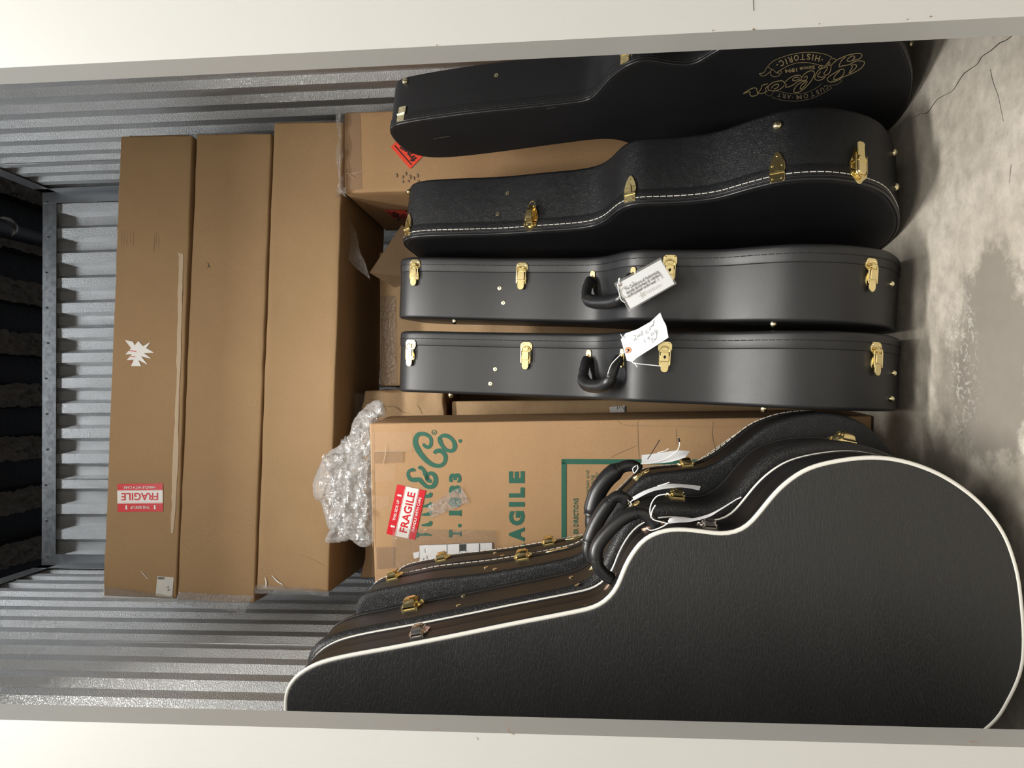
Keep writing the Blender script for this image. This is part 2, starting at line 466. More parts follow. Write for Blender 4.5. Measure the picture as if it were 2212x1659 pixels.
def corrugated(name, p0, p1, normal, z1, phase=0):
    """vertical ribbed sheet from p0 to p1 on plan, ribs standing out along `normal`"""
    a = Vector((*p0, 0)); bb = Vector((*p1, 0)); L = (bb-a).length; d = (bb-a)/L; nn = Vector((*normal, 0))
    pitch, dep = .0986, .019
    pts = []; s = -phase
    while s < L:
        for q, h in ((0, 0), (.0335, 0), (.0475, 1), (.0845, 1)):
            if 0 <= s+q <= L: pts.append((s+q, h*dep))
        s += pitch
    pts = [(0, 0)]+pts+[(L, 0)]
    mb = MB(); rows = [[], []]
    for q, h in pts:
        P = a+d*q+nn*h; rows[0].append(P.copy()); rows[1].append(P+Vector((0, 0, z1)))
    for q in (L, 0):
        P = a+d*q-nn*.025; rows[0].append(P.copy()); rows[1].append(P+Vector((0, 0, z1)))
    o = len(mb.v); mb.grid(rows, closed_v=True); n = len(rows[0])
    mb.f.append(tuple(o+i for i in range(n))); mb.f.append(tuple(o+n+i for i in reversed(range(n))))
    w = struct(name, mb, 'wall_metal', 25)
    sm = MB()                      # lapped sheet joints
    k = 3
    while k*pitch-phase+.06 < L:
        q = k*pitch-phase+.0845
        if 0 < q < L:
            P = a+d*q+nn*(dep+.0008); sm.tube([P+Vector((0, 0, .02)), P+Vector((0, 0, z1-.06))], .0016, 6)
        k += 6
    build(sm, 'sheet_lap_joint', 'galv_plain', w)
    return w
wl = corrugated('wall_left', (XL, YJ), (XL, YB), (1, 0), ZW, .03)
wr = corrugated('wall_right', (XR, YB), (XR, YJ), (-1, 0), ZW, .05)
wb = corrugated('wall_back', (XL, YB), (XR, YB), (0, -1), ZW, .02)
def trims():
    b = MB(); y = YB-.024
    b.box((XL+.0, y-.002, ZW-.057), (XR, y, ZW)); b.box((XL, y, ZW-.002), (XR, YB+.025, ZW))
    o = struct('trim_1', b, 'galv_plain', 0)
    s = MB()
    for i in range(11):
        x = XL+.06+i*.139; fr = fmat((1, 0, 0), (0, 0, 1), (0, -1, 0), (x, y-.002, ZW-.022+.004*(i % 3)))
        s.lathe([(0.0001, .003), (.003, .0026), (.0045, .0005), (.0045, 0)], fr, 10)
    build(s, 'screw', 'nickel', o)
    for k, (x, sgn) in enumerate(((XL, 1), (XR, -1))):
        b = MB(); xx = x+sgn*.024
        b.box((min(xx, xx+sgn*.002), YJ, ZW-.057), (max(xx, xx+sgn*.002), YB-.02, ZW))
        b.box((min(x-sgn*.025, xx), YJ, ZW-.002), (max(x-sgn*.025, xx), YB, ZW))
        struct('trim_%d' % (k+2), b, 'galv_plain', 0)
        b = MB()                   # folded corner flashing
        b.box((min(xx, xx+sgn*.045), y-.003, 0), (max(xx, xx+sgn*.045), y-.001, ZW))
        b.box((min(xx, xx+sgn*.002), y-.045, 0), (max(xx, xx+sgn*.002), y-.001, ZW))
        struct('trim_%d' % (k+4), b, 'galv_plain', 0)
trims()
def facade():
    zt = 3.95; HD = 2.585
    for nm, x0, x1, z0, z1 in (('wall_front_left', -3.2, JL, 0, zt), ('wall_front_right', JR, 3.2, 0, zt), ('wall_front_header', JL, JR, HD, zt)):
        b = MB(); b.box((x0, YF, z0), (x1, YJ, z1)); o = struct(nm, b, 'white_paint', 0)
        if nm == 'wall_front_right':
            c = MB(); pl = Plane((0, YF, 0), (0, -1, 0))
            ribbon(c, pl, [(1628, -160), (1627, -20), (1628, 24)], 1.3, .0006, 1)
            build(c, 'panel_joint', 'crease', o, smooth=0)
            c = MB()
            for x, y, r in ((1628, 72, 2.6), (1540, 74, 1.3), (944, 106, 1.2), (1960, 50, 1.2), (2010, 44, 1.6), (1770, 60, 1.3)):
                poly_px(c, pl, [(x+r*1.6*math.cos(t)*(.7+.5*random.random()), y-8+r*math.sin(t)*(.7+.5*random.random())) for t in [k*math.pi/4 for k in range(8)]], .0006)
            build(c, 'paint_chip', 'copper', o, smooth=0)
        if nm == 'wall_front_left':
            c = MB(); pl = Plane((0, YF, 0), (0, -1, 0))
            for pts, w in (([(1098, 1571), (1100, 1580), (1106, 1584), (1112, 1587)], [2.4, 1.4, .8]), ([(940, 1575), (950, 1573)], [.5, 1.2]), ([(2093, 1600), (2102, 1602), (2112, 1602)], [2.2, 1.8, .5]), ([(1030, 1592), (1033, 1598)], [1, 1])):
                ribbon(c, pl, pts, w, .0006)
            build(c, 'paint_scratch', 'copper', o, smooth=0)
facade()
def outside():
    b = MB(); b.box((-4, -1.7, 0), (4, -1.6, 3.95)); struct('wall_corridor', b, 'corridor_white', 0)
    # overhead fluted steel deck with sprayed fireproofing
    b = MB(); zc = 3.90; pitch = .307; x = .34+pitch*13-pitch*.5; prof = []
    xs = -4.0
    k = -14
    while .04+k*pitch < 4:
        c = .04+k*pitch
        prof += [(c-.075, zc+.075), (c-.055, zc), (c+.055, zc), (c+.075, zc+.075)]; k += 1
    rows = [[Vector((px, -1.7, z)) for px, z in prof], [Vector((px, 7.0, z)) for px, z in prof],
            [Vector((px, 7.0, 4.15)) for px, z in prof], [Vector((px, -1.7, 4.15)) for px, z in prof]]
    b.grid(rows, closed_u=True); ce = struct('ceiling', b, 'deck', 0)
    for k in range(-5, 6):
        c = .04+k*pitch; m_ = MB(); nu, nv = 150, 14; g = []
        for i in range(nu+1):
            y = 2.9+2.6*i/nu; r = []
            for j in range(nv+1):
                a = math.pi*j/nv; x_ = math.cos(a)*.066; z_ = -math.sin(a)*.030
                nz = noise.fractal(Vector((c*9+x_*32, y*32, z_*20)), 1.0, 2.1, 5)
                nz2 = noise.noise(Vector((c*4, y*8, 5)))
                r.append(Vector((c+x_*(1+.22*nz)+.012*nz2, y, zc-.002+z_*(1+.7*nz)-.016*nz)))
            g.append(r)
        m_.grid(g); build(m_, 'fireproofing', 'fluff', ce, smooth=80)
    # sprinkler pipe and the far side framing
    p = MB(); A = onY(0, 492, 3.3); Bp = onY(98, 519, 3.95)
    d = (Bp-A).normalized(); p.tube([A-d*3.0, Bp+d*2.5], .047, 20); po = build(p, 'sprinkler_pipe', 'pipe')
    tag(po, 'black sprinkler pipe running high over the locker under the steel deck', 'pipe')
    r = MB(); A2 = onY(12, 491, 3.36); r.tube([A2-d*.012, A2+d*.012], .053, 24); build(r, 'coupling_ring', 'nickel', po)
    b = MB()
    b.box((XL-.32, .9, 2.94), (XL-.18, 6, 3.10)); 
    bo = build(b, 'steel_beam', 'steel_beam', smooth=0); tag(bo, 'grey steel beam above the left wall of the locker', 'beam')
outside()

# ------------------------------------------------------------------ cartons
def carton(name, label, C, yaw, roll, L, D, h, mat, bulge=.004, group=None, seed=0, rad=.006, crush=.0):
    """C = centre of the front face; local x right, y back, z up (origin at the front face centre)"""
    ex = Vector((math.cos(yaw)*math.cos(roll), math.sin(yaw)*math.cos(roll), math.sin(roll)))
    ey = Vector((-math.sin(yaw), math.cos(yaw), 0)); ez = ex.cross(ey)
    t = thing(name, label, 'box', fmat(ex, ey, ez, Vector(C)), group)
    mb = MB(); nx, ny, nz = 26, 14, 14
    def pt(x, y, z):
        p = Vector((x*L/2, (y+1)/2*D, z*h/2)); q = p.copy()
        # rounded edges
        hx, hy, hz = L/2, D/2, h/2; c = Vector((0, D/2, 0)); d = p-c
        k = Vector((max(-(hx-rad), min(hx-rad, d.x)), max(-(hy-rad), min(hy-rad, d.y)), max(-(hz-rad), min(hz-rad, d.z))))
        e = d-k
        if e.length > 1e-9: q = c+k+e.normalized()*min(e.length, rad) if e.length > rad else p
        w = noise.noise_vector(Vector((p.x*6+seed, p.y*6, p.z*6)))*bulge*.25
        if crush:
            ed = min(hx-abs(d.x), hz-abs(d.z)); f = max(0, 1-ed/.09)
            w += noise.noise_vector(Vector((p.x*22+seed, p.y*22, p.z*22)))*crush*f
        return q+w
    def lin(n): return [-1+2*i/n for i in range(n+1)]
    def lin2(n, half):                      # extra loops close to the edges
        e = rad/half; return [-1, -1+e*.4, -1+e]+[(-1+e)+(2-2*e)*i/n for i in range(1, n)]+[1-e, 1-e*.4, 1]
    X, Y, Z = lin2(nx, L/2), lin2(ny, D/2), lin2(nz, h/2)
    for s_ in (-1, 1):
        mb.grid([[pt(x, s_, z) for z in Z] for x in X]); mb.grid([[pt(s_, y, z) for z in Z] for y in Y]); mb.grid([[pt(x, y, s_) for y in Y] for x in X])
    me = build(mb, 'carton', mat, t, world=False, smooth=50)
    import bmesh
    b = bmesh.new(); b.from_mesh(me.data); bmesh.ops.remove_doubles(b, verts=b.verts, dist=1e-5); bmesh.ops.recalc_face_normals(b, faces=b.faces); b.to_mesh(me.data); b.free()
    me.data.set_sharp_from_angle(angle=math.radians(50))
    t_ = dict(o=t, front=Plane(C, -ey), left=Plane(Vector(C)-ex*L/2, -ex), right=Plane(Vector(C)+ex*L/2, ex), bottom=Plane(Vector(C)-ez*h/2, -ez), top=Plane(Vector(C)+ez*h/2, ez), body=me, ex=ex, ey=ey, ez=ez)
    return t_
def part_poly(box, name, mat, face, pts, off=.0022):
    m_ = MB(); poly_px(m_, box[face], pts, off); return build(m_, name, mat, box['o'], smooth=0)
def tape_patch(box, face, pts, mat='tape', off=.0014, name='packing_tape', crump=.0):
    m_ = MB(); P = box[face]
    (a, b, c, d) = pts; n = 14; rows = []
    for i in range(n+1):
        r = []
        for j in range(n+1):
            u, v = i/n, j/n
            x = a[0]*(1-u)*(1-v)+b[0]*u*(1-v)+c[0]*u*v+d[0]*(1-u)*v
            y = a[1]*(1-u)*(1-v)+b[1]*u*(1-v)+c[1]*u*v+d[1]*(1-u)*v
            nz = noise.noise(Vector((x*.09, y*.09, 3)))
            if (i in (0, n) or j in (0, n)) and crump: x += nz*crump*900; y += noise.noise(Vector((x*.11, 7, y*.13)))*crump*900
            r.append(P.hit(x, y, off+abs(nz)*crump))
        rows.append(r)
    m_.grid(rows); return build(m_, name, mat, box['o'], smooth=60)
def creases(box, face, lines, name='crease_mark', mat='card_in', w=1.0, off=.0009):
    for pts in lines:
        m_ = MB(); ribbon(m_, box[face], pts, [w*.3, w, w*.4], off); build(m_, name, mat, box['o'], smooth=0)
def fragile_sticker(box, face, ll, lr, ul, off=.0015):
    P = box[face]; ll, lr, ul = Vector(ll), Vector(lr), Vector(ul); U = lr-ll; V = ul-ll
    q = lambda u, v: tuple(ll+U*u+V*v)
    m_ = MB(); poly_px(m_, P, [q(0, 0), q(1, 0), q(1, 1), q(0, 1)], off); st = build(m_, 'fragile_sticker', 'red', box['o'], smooth=0)
    m_ = MB(); poly_px(m_, P, [q(0, .25), q(1, .25), q(1, .68), q(0, .68)], off+.0006)
    poly_px(m_, P, [q(0, .222), q(1, .222), q(1, .236), q(0, .236)], off+.0006); poly_px(m_, P, [q(0, .695), q(1, .695), q(1, .708), q(0, .708)], off+.0006)
    build(m_, 'white_band', 'sticker_white', st, smooth=0)
    m_ = MB(); h = V.length
    text_px(m_, P, 'FRAGILE', q(.10, .325), q(.91, .325), h*.27, off+.0012, .02); build(m_, 'red_lettering', 'red', st, smooth=0)
    m_ = MB()
    text_px(m_, P, 'HANDLE WITH CARE', q(.16, .085), q(.85, .085), h*.095, off+.0012, .012)
    build(m_, 'white_lettering', 'sticker_white', st, smooth=0); m_ = MB()
    text_px(m_, P, 'THIS SIDE UP', q(.29, .795), q(.71, .795), h*.095, off+.0012, .012)
    for u in (.175, .80):
        poly_px(m_, P, [q(u-.017, .765), q(u+.017, .765), q(u+.017, .87), q(u-.017, .87)], off+.0012)
        poly_px(m_, P, [q(u-.029, .87), q(u+.029, .87), q(u, .925)], off+.0012)
    build(m_, 'white_lettering', 'sticker_white', st, smooth=0)

LB = 'long shipping boxes stacked on their sides'
b3 = carton('shipping_box', 'long brown shipping box lowest of the stack of three, resting on the upright cartons', (.127, 1.85, 1.424), .03, -.029, 1.291, .45, .200, 'card', seed=3, crush=.0016, group=LB)
b2 = carton('shipping_box', 'long brown shipping box in the middle of the stack of three, plain front', (.101, 1.85, 1.6395), .029, -.029, 1.298, .45, .218, 'card', seed=9, crush=.0016, group=LB)
b1 = carton('shipping_box', 'long brown shipping box topmost of the stack, with a red and white fragile sticker', (.105, 1.85, 1.862), .023, -.024, 1.292, .45, .212, 'card', bulge=.0022, seed=14, crush=.0016, group=LB)
fragile_sticker(b1, 'front', (352.3, 1044.3), (254.2, 1045.2), (352.8, 1104.9))
part_poly(b1, 'torn_label', 'sticker_white', 'front', [(271, 735), (288, 738), (292, 746), (300, 737), (310, 748), (326, 739), (317, 752), (334, 762), (312, 763), (328, 775), (306, 770), (320, 788), (300, 778), (306, 791), (284, 791), (290, 777), (275, 778), (286, 765), (272, 766), (284, 752)])
m_ = MB()
for p in ([(280, 757), (296, 760)], [(283, 770), (293, 771)], [(281, 782), (287, 783)]): ribbon(m_, b1['front'], p, 1.6, .0032)
build(m_, 'label_print', 'red', b1['o'], smooth=0)
lab = part_poly(b1, 'paper_label', 'paper_dull', 'front', [(341, 1244), (376, 1247), (373, 1290), (337, 1287)])
m_ = MB()
for i in range(9): ribbon(m_, b1['front'], [(343+i*1.6, 1246), (343+i*1.6, 1251)], .7, .003, 1)
ribbon(m_, b1['front'], [(360, 1270), (366, 1266), (364, 1276), (369, 1272)], .8, .003)
build(m_, 'label_print', 'ink_black', b1['o'], smooth=0)
m_ = MB()
L_ = [(384, 545), (388, 575), (386, 610), (385, 660), (383, 720), (382, 800), (380, 860), (378, 930), (374, 1000), (373, 1050), (371, 1100), (370, 1150)]
R_ = [(396, 549), (396, 575), (395, 610), (394, 660), (392, 720), (390, 800), (387, 860), (386, 930), (385, 1000), (382, 1050), (380, 1100), (374, 1152)]
resL = lambda P: [(v.x, v.y) for v in catmull([Vector((a, b, 0)) for a, b in P], 4)]
m_.grid([[b1['front'].hit(x+random.uniform(-1.6, 1.2), y, .0014) for x, y in resL(L_)], [b1['front'].hit(x+random.uniform(-.6, .6), y, .0014) for x, y in resL(R_)]])
build(m_, 'torn_tape_strip', 'pale_fibre_glint', b1['o'], smooth=0)
for bx, q in ((b1, [(222, 1266), (376, 1286), (374, 1306), (224, 1292)]), (b2, [(386, 1276), (550, 1286), (528, 1322), (384, 1304)]), (b3, [(553, 1262), (712, 1274), (712, 1286), (552, 1281)])):
    tape_patch(bx, 'front', q, mat='tape_crumpled', off=.004, crump=.006, name='crumpled_tape_end')
creases(b1, 'front', [[(306, 1232), (312, 1240), (322, 1251)]], 'painted_tape_glint', 'sticker_white', 1.6, .0035)  # highlight on the tape, painted as a white strip
creases(b3, 'front', [[(573, 1246), (576, 1258), (574, 1270)], [(588, 1242), (600, 1255), (612, 1262)]], 'painted_tape_glint', 'sticker_white', 2.6, .0035)  # tape highlights drawn as white strips
creases(b1, 'front', [[(251, 486), (257, 490), (253, 496)]], 'scuff_mark', 'card_in', 2.2)
for x, y, h_ in ((263, 495, 34), (268, 500, 30), (274, 497, 36), (281, 500, 28), (288, 498, 34), (333, 505, 40), (338, 500, 30), (343, 510, 26)):
    creases(b1, 'front', [[(x, y), (x+.5, y+h_*.5), (x-.5, y+h_)]], 'smudge_line', 'card_in', .9, .0008)
creases(b2, 'front', [[(446, 566), (452, 572), (448, 580)], [(449, 574), (455, 578)]], 'scuff_mark', 'ink_black', 1.6)
creases(b3, 'front', [[(570, 1185), (600, 1195), (640, 1196), (670, 1206), (700, 1222)], [(575, 1180), (585, 1190)]], 'scuff_mark', 'card_in', 1.2)
for bx in (b1, b2, b3):                                              # end flaps folded over
    m_ = MB(); L2 = 1.29/2; hh = .2/2
    fr = WM[bx['o'].name]
    m_.box((L2+.001, .01, -hh+.012), (L2+.005, .42, hh-.015), fr); build(m_, 'end_flap', 'card_in', bx['o'], smooth=0)
m_ = MB()                                                            # film hanging under the lowest box
pts = [(752, 470), (758, 520), (752, 560), (770, 580), (800, 604), (790, 570), (778, 545), (770, 500)]
c = [onY(x, y, 1.93+.02*math.sin(i*2)) for i, (x, y) in enumerate(pts)]
m_.add(c, [(0, 1, 2, 6, 7), (2, 3, 4, 5, 6)]); build(m_, 'loose_tape_strip', 'tape_crumpled', b3['o'])

b4 = carton('shipping_box', 'tall brown box standing by the right wall with orange fragile stickers', (.675, 1.85, .651), 0, 0, .223, .44, 1.296, 'card_b', bulge=.008, seed=21)
def orange_sticker(box, face, ll, lr, ul):
    P = box[face]; ll, lr, ul = Vector(ll), Vector(lr), Vector(ul); U = lr-ll; V = ul-ll; q = lambda u, v: tuple(ll+U*u+V*v)
    m_ = MB(); poly_px(m_, P, [q(0, 0), q(1, 0), q(1, 1), q(0, 1)], .0035); s = build(m_, 'orange_sticker', 'orange', box['o'], smooth=0)
    m_ = MB(); h = V.length
    text_px(m_, P, 'fragile', q(.08, .55), q(.93, .55), h*.24, .0047, .03)
    text_px(m_, P, 'HANDLE', q(.12, .33), q(.55, .33), h*.12, .0047, .005)
    text_px(m_, P, 'WITH CARE', q(.12, .15), q(.75, .15), h*.12, .0047, .005)
    ribbon(m_, P, [q(.06, .86), q(.94, .86)], max(1.0, h*.03), .0047, 1)
    build(m_, 'lettering', 'ink_black', s, smooth=0)
orange_sticker(b4, 'front', (927, 325), (885.5, 277.5), (886.3, 366))
orange_sticker(b4, 'left', (893, 470), (874, 452), (849, 469.2))
m_ = MB()
for x, y, a in ((855, 375, 9), (868, 380, 7), (875, 372, 8), (884, 378, 10), (892, 382, 8), (900, 376, 9), (902, 390, 6), (880, 390, 5), (868, 391, 5)):
    ribbon(m_, b4['front'], [(x, y), (x+1.5, y+a*.5), (x+1, y+a)], [3, 4, 2], .0028)
build(m_, 'glue_stain', 'card_in', b4['o'], smooth=0)
tape_patch(b4, 'front', [(737, 246), (742, 414), (782, 410), (778, 246)], crump=.001)
creases(b4, 'front', [[(748, 375), (765, 376), (795, 368)], [(750, 376), (758, 380), (765, 386)]], 'painted_tape_glint', 'pale_fibre_glint', 1.3, .004)  # shine of the tape painted in with pale strips
m_ = MB()
for i in range(2):
    rows = []
    for k in range(10):
        y = 243+k*18; rows.append([onY(731-4*math.sin(k*1.3+i)-3*i, y, 1.838), onY(736, y+2, 1.832-.004*math.sin(k*2)), onY(740+3*math.sin(k*1.7), y, 1.836)])
    m_.grid(rows)
build(m_, 'tape_fringe', 'tape_crumpled', b4['o'])
m_ = MB(); c0 = onY(738, 420, 1.842)
for k in range(14):
    d = Vector((random.uniform(-1, 1), random.uniform(-.6, .2), random.uniform(-1, 1)))*.022
    e = Vector((random.uniform(-1, 1), random.uniform(-.5, .2), random.uniform(-1, 1)))*.018
    m_.add([c0, c0+d, c0+e], [(0, 1, 2)])
build(m_, 'crumpled_tape_corner', 'tape_crumpled', b4['o'], smooth=0)

martin = carton('shipping_box', 'printed guitar carton with green script lettering and a red fragile sticker', (-.300, 1.66, .588), -.07, .007, .49, .19, 1.168, 'card_m', bulge=.002, seed=31, rad=.004)
PM = martin['front']
def S(o, sx, *pts): return [(o[0]+x*sx, o[1]+y*sx) for x, y in pts]
o7 = (870, 900); k7 = 300/1659.
g = MB()
def st(w, *pts, **kw): ribbon(g, PM, S(o7, k7, *pts), [a*k7*1.28 for a in w], .0009, 5, **kw)
# "Co."
st([20, 34, 30, 42, 52, 40, 34, 46, 30], (245, 322), (258, 345), (300, 365), (335, 335), (332, 255), (262, 208), (180, 218), (150, 300), (185, 400), (270, 510), (360, 575), (450, 585), (505, 535), (505, 460), (460, 410), (400, 412), (375, 440))
st([26, 40, 34, 44, 34, 30, 44, 26], (440, 250), (490, 225), (560, 245), (612, 305), (620, 370), (585, 408), (520, 395), (465, 335), (440, 270), closed=True)
poly_px(g, PM, S(o7, k7, *[(686+22*math.cos(a), 290+22*math.sin(a)) for a in [i*math.pi/8 for i in range(16)]]), .0009)
# "&"
st([40, 26, 30, 44, 40, 34, 44, 40, 30, 40, 28], (130, 655), (120, 632), (80, 645), (62, 690), (90, 745), (150, 755), (200, 752), (235, 790), (290, 835), (355, 835), (392, 780), (385, 710), (340, 675), (300, 690), (290, 740), (320, 768), (345, 768))
st([40, 24, 40, 30], (195, 625), (215, 602), (250, 640), (275, 700), (300, 760))
build(g, 'script_print', 'ink_green', martin['o'], smooth=0); g = MB()
for y0 in (945, 1060, 1160, 1285):
    st([14, 30, 40, 24], (225, y0+12), (285, y0+6), (325, y0-4), (340, y0-36))
st([30, 44, 30], (190, 1390), (170, 1420), (165, 1440)); st([10, 30, 12], (170, 1420), (270, 1405), (345, 1418))
build(g, 'script_print', 'ink_green', martin['o'], smooth=0); g = MB()
st([40, 60, 40], (60, 1935), (40, 1960), (45, 1990))
build(g, 'script_print', 'ink_green', martin['o'], smooth=0); g = MB()
st([6, 6, 6], *[(375+27*math.cos(a), 187+27*math.sin(a)) for a in [i*math.pi/6 for i in range(12)]], closed=True)
text_px(g, PM, 'R', (870+388*k7, 900+200*k7), (870+388*k7, 900+174*k7), 26*k7, .0009, .01)
build(g, 'registered_mark', 'ink_green', martin['o'], smooth=0); g = MB()
# EST. 1833
def let(ch, xb, xt, y0, y1, bold=.03):
    vs, fs = glyphs(ch, bold)
    X0 = min(v[0] for v in vs); X1 = max(v[0] for v in vs); Y0 = min(v[1] for v in vs); Y1 = max(v[1] for v in vs)
    out = []
    for x, y in vs:
        u = (x-X0)/(X1-X0); v = (y-Y0)/(Y1-Y0)
        out.append(PM.hit(870+(xb+(xt-xb)*v)*k7, 900+(y0+(y1-y0)*u)*k7, .0009))
    g.add(out, fs)
for ch, y0, y1 in (('3', 785, 675), ('3', 925, 820), ('8', 1080, 960), ('1', 1180, 1122), ('T', 1440, 1350)): let(ch, 700, 552, y0, y1, .055)
poly_px(g, PM, S(o7, k7, *[(680+22*math.cos(a), 1300+22*math.sin(a)) for a in [i*math.pi/8 for i in range(16)]]), .0009)
for x, y0, y1 in ((700, 1188, 1115), (700, 1430, 1370)): st([14, 14], (x-6, y0), (x-6, y1))
build(g, 'year_print', 'ink_green', martin['o'], smooth=0); g = MB()
for ch, y0, y1 in (('E', 795, 650), ('L', 965, 845), ('I', 1075, 1020), ('G', 1300, 1125), ('A', 1490, 1320), ('R', 1650, 1510), ('F', 1810, 1680)): let(ch, 1455, 1268, y0, y1, .06)
build(g, 'caution_print', 'ink_green', martin['o'], smooth=0); g = MB()
ribbon(g, PM, [(1218, 1330), (1218, 991.5)], 10.5, .0009, 1); ribbon(g, PM, [(1213, 997), (1530, 998)], 11, .0009, 1)
text_px(g, PM, 'ER DIRECTIONS', (1248.5, 1153), (1248.5, 1076), 10, .0009, .02)
text_px(g, PM, 'k each carton and', (1272, 1104), (1272, 1016.5), 7.5, .0009)
text_px(g, PM, 'r shipping', (1282, 1072), (1282, 1026.5), 7.5, .0009)
text_px(g, PM, 'r dealer', (1292, 1058), (1292, 1020), 7.5, .0009)
build(g, 'directions_print', 'ink_green', martin['o'], smooth=0)
fragile_sticker(martin, 'front', (896.6, 1166), (920, 1059.4), (834.8, 1153))
for q in ([(804, 933), (890, 932), (890, 973), (805, 975)], [(805, 976), (872, 975), (870, 999), (806, 1001)], [(806, 1002), (855, 1003), (853, 1039), (808, 1040)], [(809, 1182), (852, 1180), (850, 1226), (811, 1228)], [(806, 1070), (842, 1070), (840, 1092), (806, 1104)]):
    tape_patch(martin, 'front', q, off=.003, crump=.0006)
tape_patch(martin, 'front', [(997, 1049), (1014.6, 1084), (933, 1117), (922, 1094)], mat='tape_crumpled', off=.004, crump=.003)
creases(martin, 'front', [[(832, 958), (834, 975), (828, 1005)], [(808, 975), (830, 974), (890, 974)], [(802, 915), (803, 1000), (805, 1090), (806, 1180)]], 'painted_tape_glint', 'pale_fibre_glint', 1.6, .0045)  # pale strips painted as highlights along the tape and box edge
creases(martin, 'front', [[(1376, 905), (1378, 960), (1380, 990)], [(1330, 908), (1350, 918), (1400, 920), (1560, 922), (1640, 915)], [(1376, 962), (1345, 975), (1318, 988)], [(1540, 910), (1538, 940), (1545, 970)], [(1460, 925), (1462, 960)]], 'crease_mark', 'card_in', 1.5)
m_ = MB(); poly_px(m_, PM, [(907, 1177), (1063, 1171), (1066, 1300), (908, 1300)], .004); lb = build(m_, 'shipping_label', 'paper', martin['o'], smooth=0)
m_ = MB(); poly_px(m_, PM, [(993, 1174.5), (1007, 1174), (1007, 1189), (993, 1189.5)], .0048)
ribbon(m_, PM, [(966, 1175), (966, 1300)], 1, .0048, 1); ribbon(m_, PM, [(1036, 1173), (1036, 1300)], 1.5, .0048, 1); ribbon(m_, PM, [(993, 1174), (993, 1300)], .8, .0048, 1); ribbon(m_, PM, [(1007, 1174), (1007, 1300)], .8, .0048, 1); ribbon(m_, PM, [(907, 1176.5), (1063, 1170.5)], .8, .0048, 1)
ribbon(m_, PM, [(919, 1184), (919, 1193)], .9, .0048, 1); ribbon(m_, PM, [(916, 1205), (916, 1225)], 1.2, .0048, 1); ribbon(m_, PM, [(923, 1200), (923, 1225)], 1, .0048, 1)
build(m_, 'label_print', 'ink_black', lb, smooth=0)
m_ = MB(); n = 16; rows = []
for i in range(n+1):
    rows.append([PM.hit(848+(1073-848)*i/n, 1140+(j/n)*150-((i/n)*-4), .0062+.0016*noise.noise(Vector((i*.6, j*.7, 1)))) for j in range(n+1)])
m_.grid(rows); build(m_, 'label_pouch', 'pouch', martin['o'])
m_ = MB(); poly_px(m_, martin['front'], [(893, 1193), (906, 1190), (906, 1203), (895, 1206)], .0045); build(m_, 'pouch_tab', 'paper', martin['o'], smooth=0)

b5 = carton('shipping_box', 'upright brown box with tape-wrapped edge behind the two cases with handles', (.238, 2.03, .627), 0, 0, .40, .44, 1.250, 'card_old', bulge=.008, seed=44)
for q in ([(823, 640), (855, 640), (857, 735), (822, 735)], [(822, 735), (857, 735), (858, 832), (820, 832)]):
    tape_patch(b5, 'front', q, mat='tape_crumpled', off=.003, crump=.004)
creases(b5, 'front', [[(840, 650), (838, 700), (842, 760), (838, 815)], [(850, 660), (900, 690), (960, 700)], [(1000, 700), (1060, 706)], [(1170, 695), (1170, 716)]], 'crease_mark', 'pale_fibre_glint', 1.2)
m_ = MB(); fl = [(868, 486, 2.00), (798, 589, 1.95), (852, 621, 1.97), (905, 600, 2.02), (905, 520, 2.02)]
pts = [onY(*p) for p in fl]; m_.add(pts+[p+Vector((0, .004, 0)) for p in pts], [(0, 1, 2, 3, 4), (9, 8, 7, 6, 5), (0, 5, 6, 1), (1, 6, 7, 2), (2, 7, 8, 3), (3, 8, 9, 4), (4, 9, 5, 0)])
build(m_, 'open_flap', 'card_in', b5['o'], smooth=0)
b6 = carton('shipping_box', 'short crumpled brown box behind the bubble wrap and the printed carton', (-.245, 1.985, 1.172), .0, 0, .535, .30, .240, 'card_old', bulge=.012, seed=51, crush=.012)
creases(b6, 'front', [[(790, 862), (815, 865), (828, 875), (835, 890)], [(820, 880), (850, 878), (868, 890), (885, 893)], [(895, 870), (905, 880), (912, 895)]], 'crease_mark', 'card_in', 1.6)
tape_patch(b6, 'front', [(766, 850), (830, 850), (835, 905), (768, 905)], crump=.001)
b7 = carton('shipping_box', 'tall brown box low behind the printed carton, with a small white label', (-.255, 2.01, .518), 0, 0, .49, .32, 1.032, 'card_old', bulge=.006, seed=61)
part_poly(b7, 'paper_label', 'sticker_white', 'front', [(1316, 879), (1350, 876), (1351, 892), (1318, 893)], .003)
m_ = MB()
for p in ([(1333, 877.5), (1333, 884)], [(1338, 877), (1338, 882)], [(1342, 877), (1347, 883)], [(1349, 878), (1349, 891)]): ribbon(m_, b7['front'], p, .9, .004, 1)
build(m_, 'label_print', 'ink_black', b7['o'], smooth=0)
b8 = carton('shipping_box', 'narrow brown box edge at the far back beneath the long stacked boxes', (-.285, 2.36, .648), 0, 0, .60, .17, 1.29, 'card', seed=71)

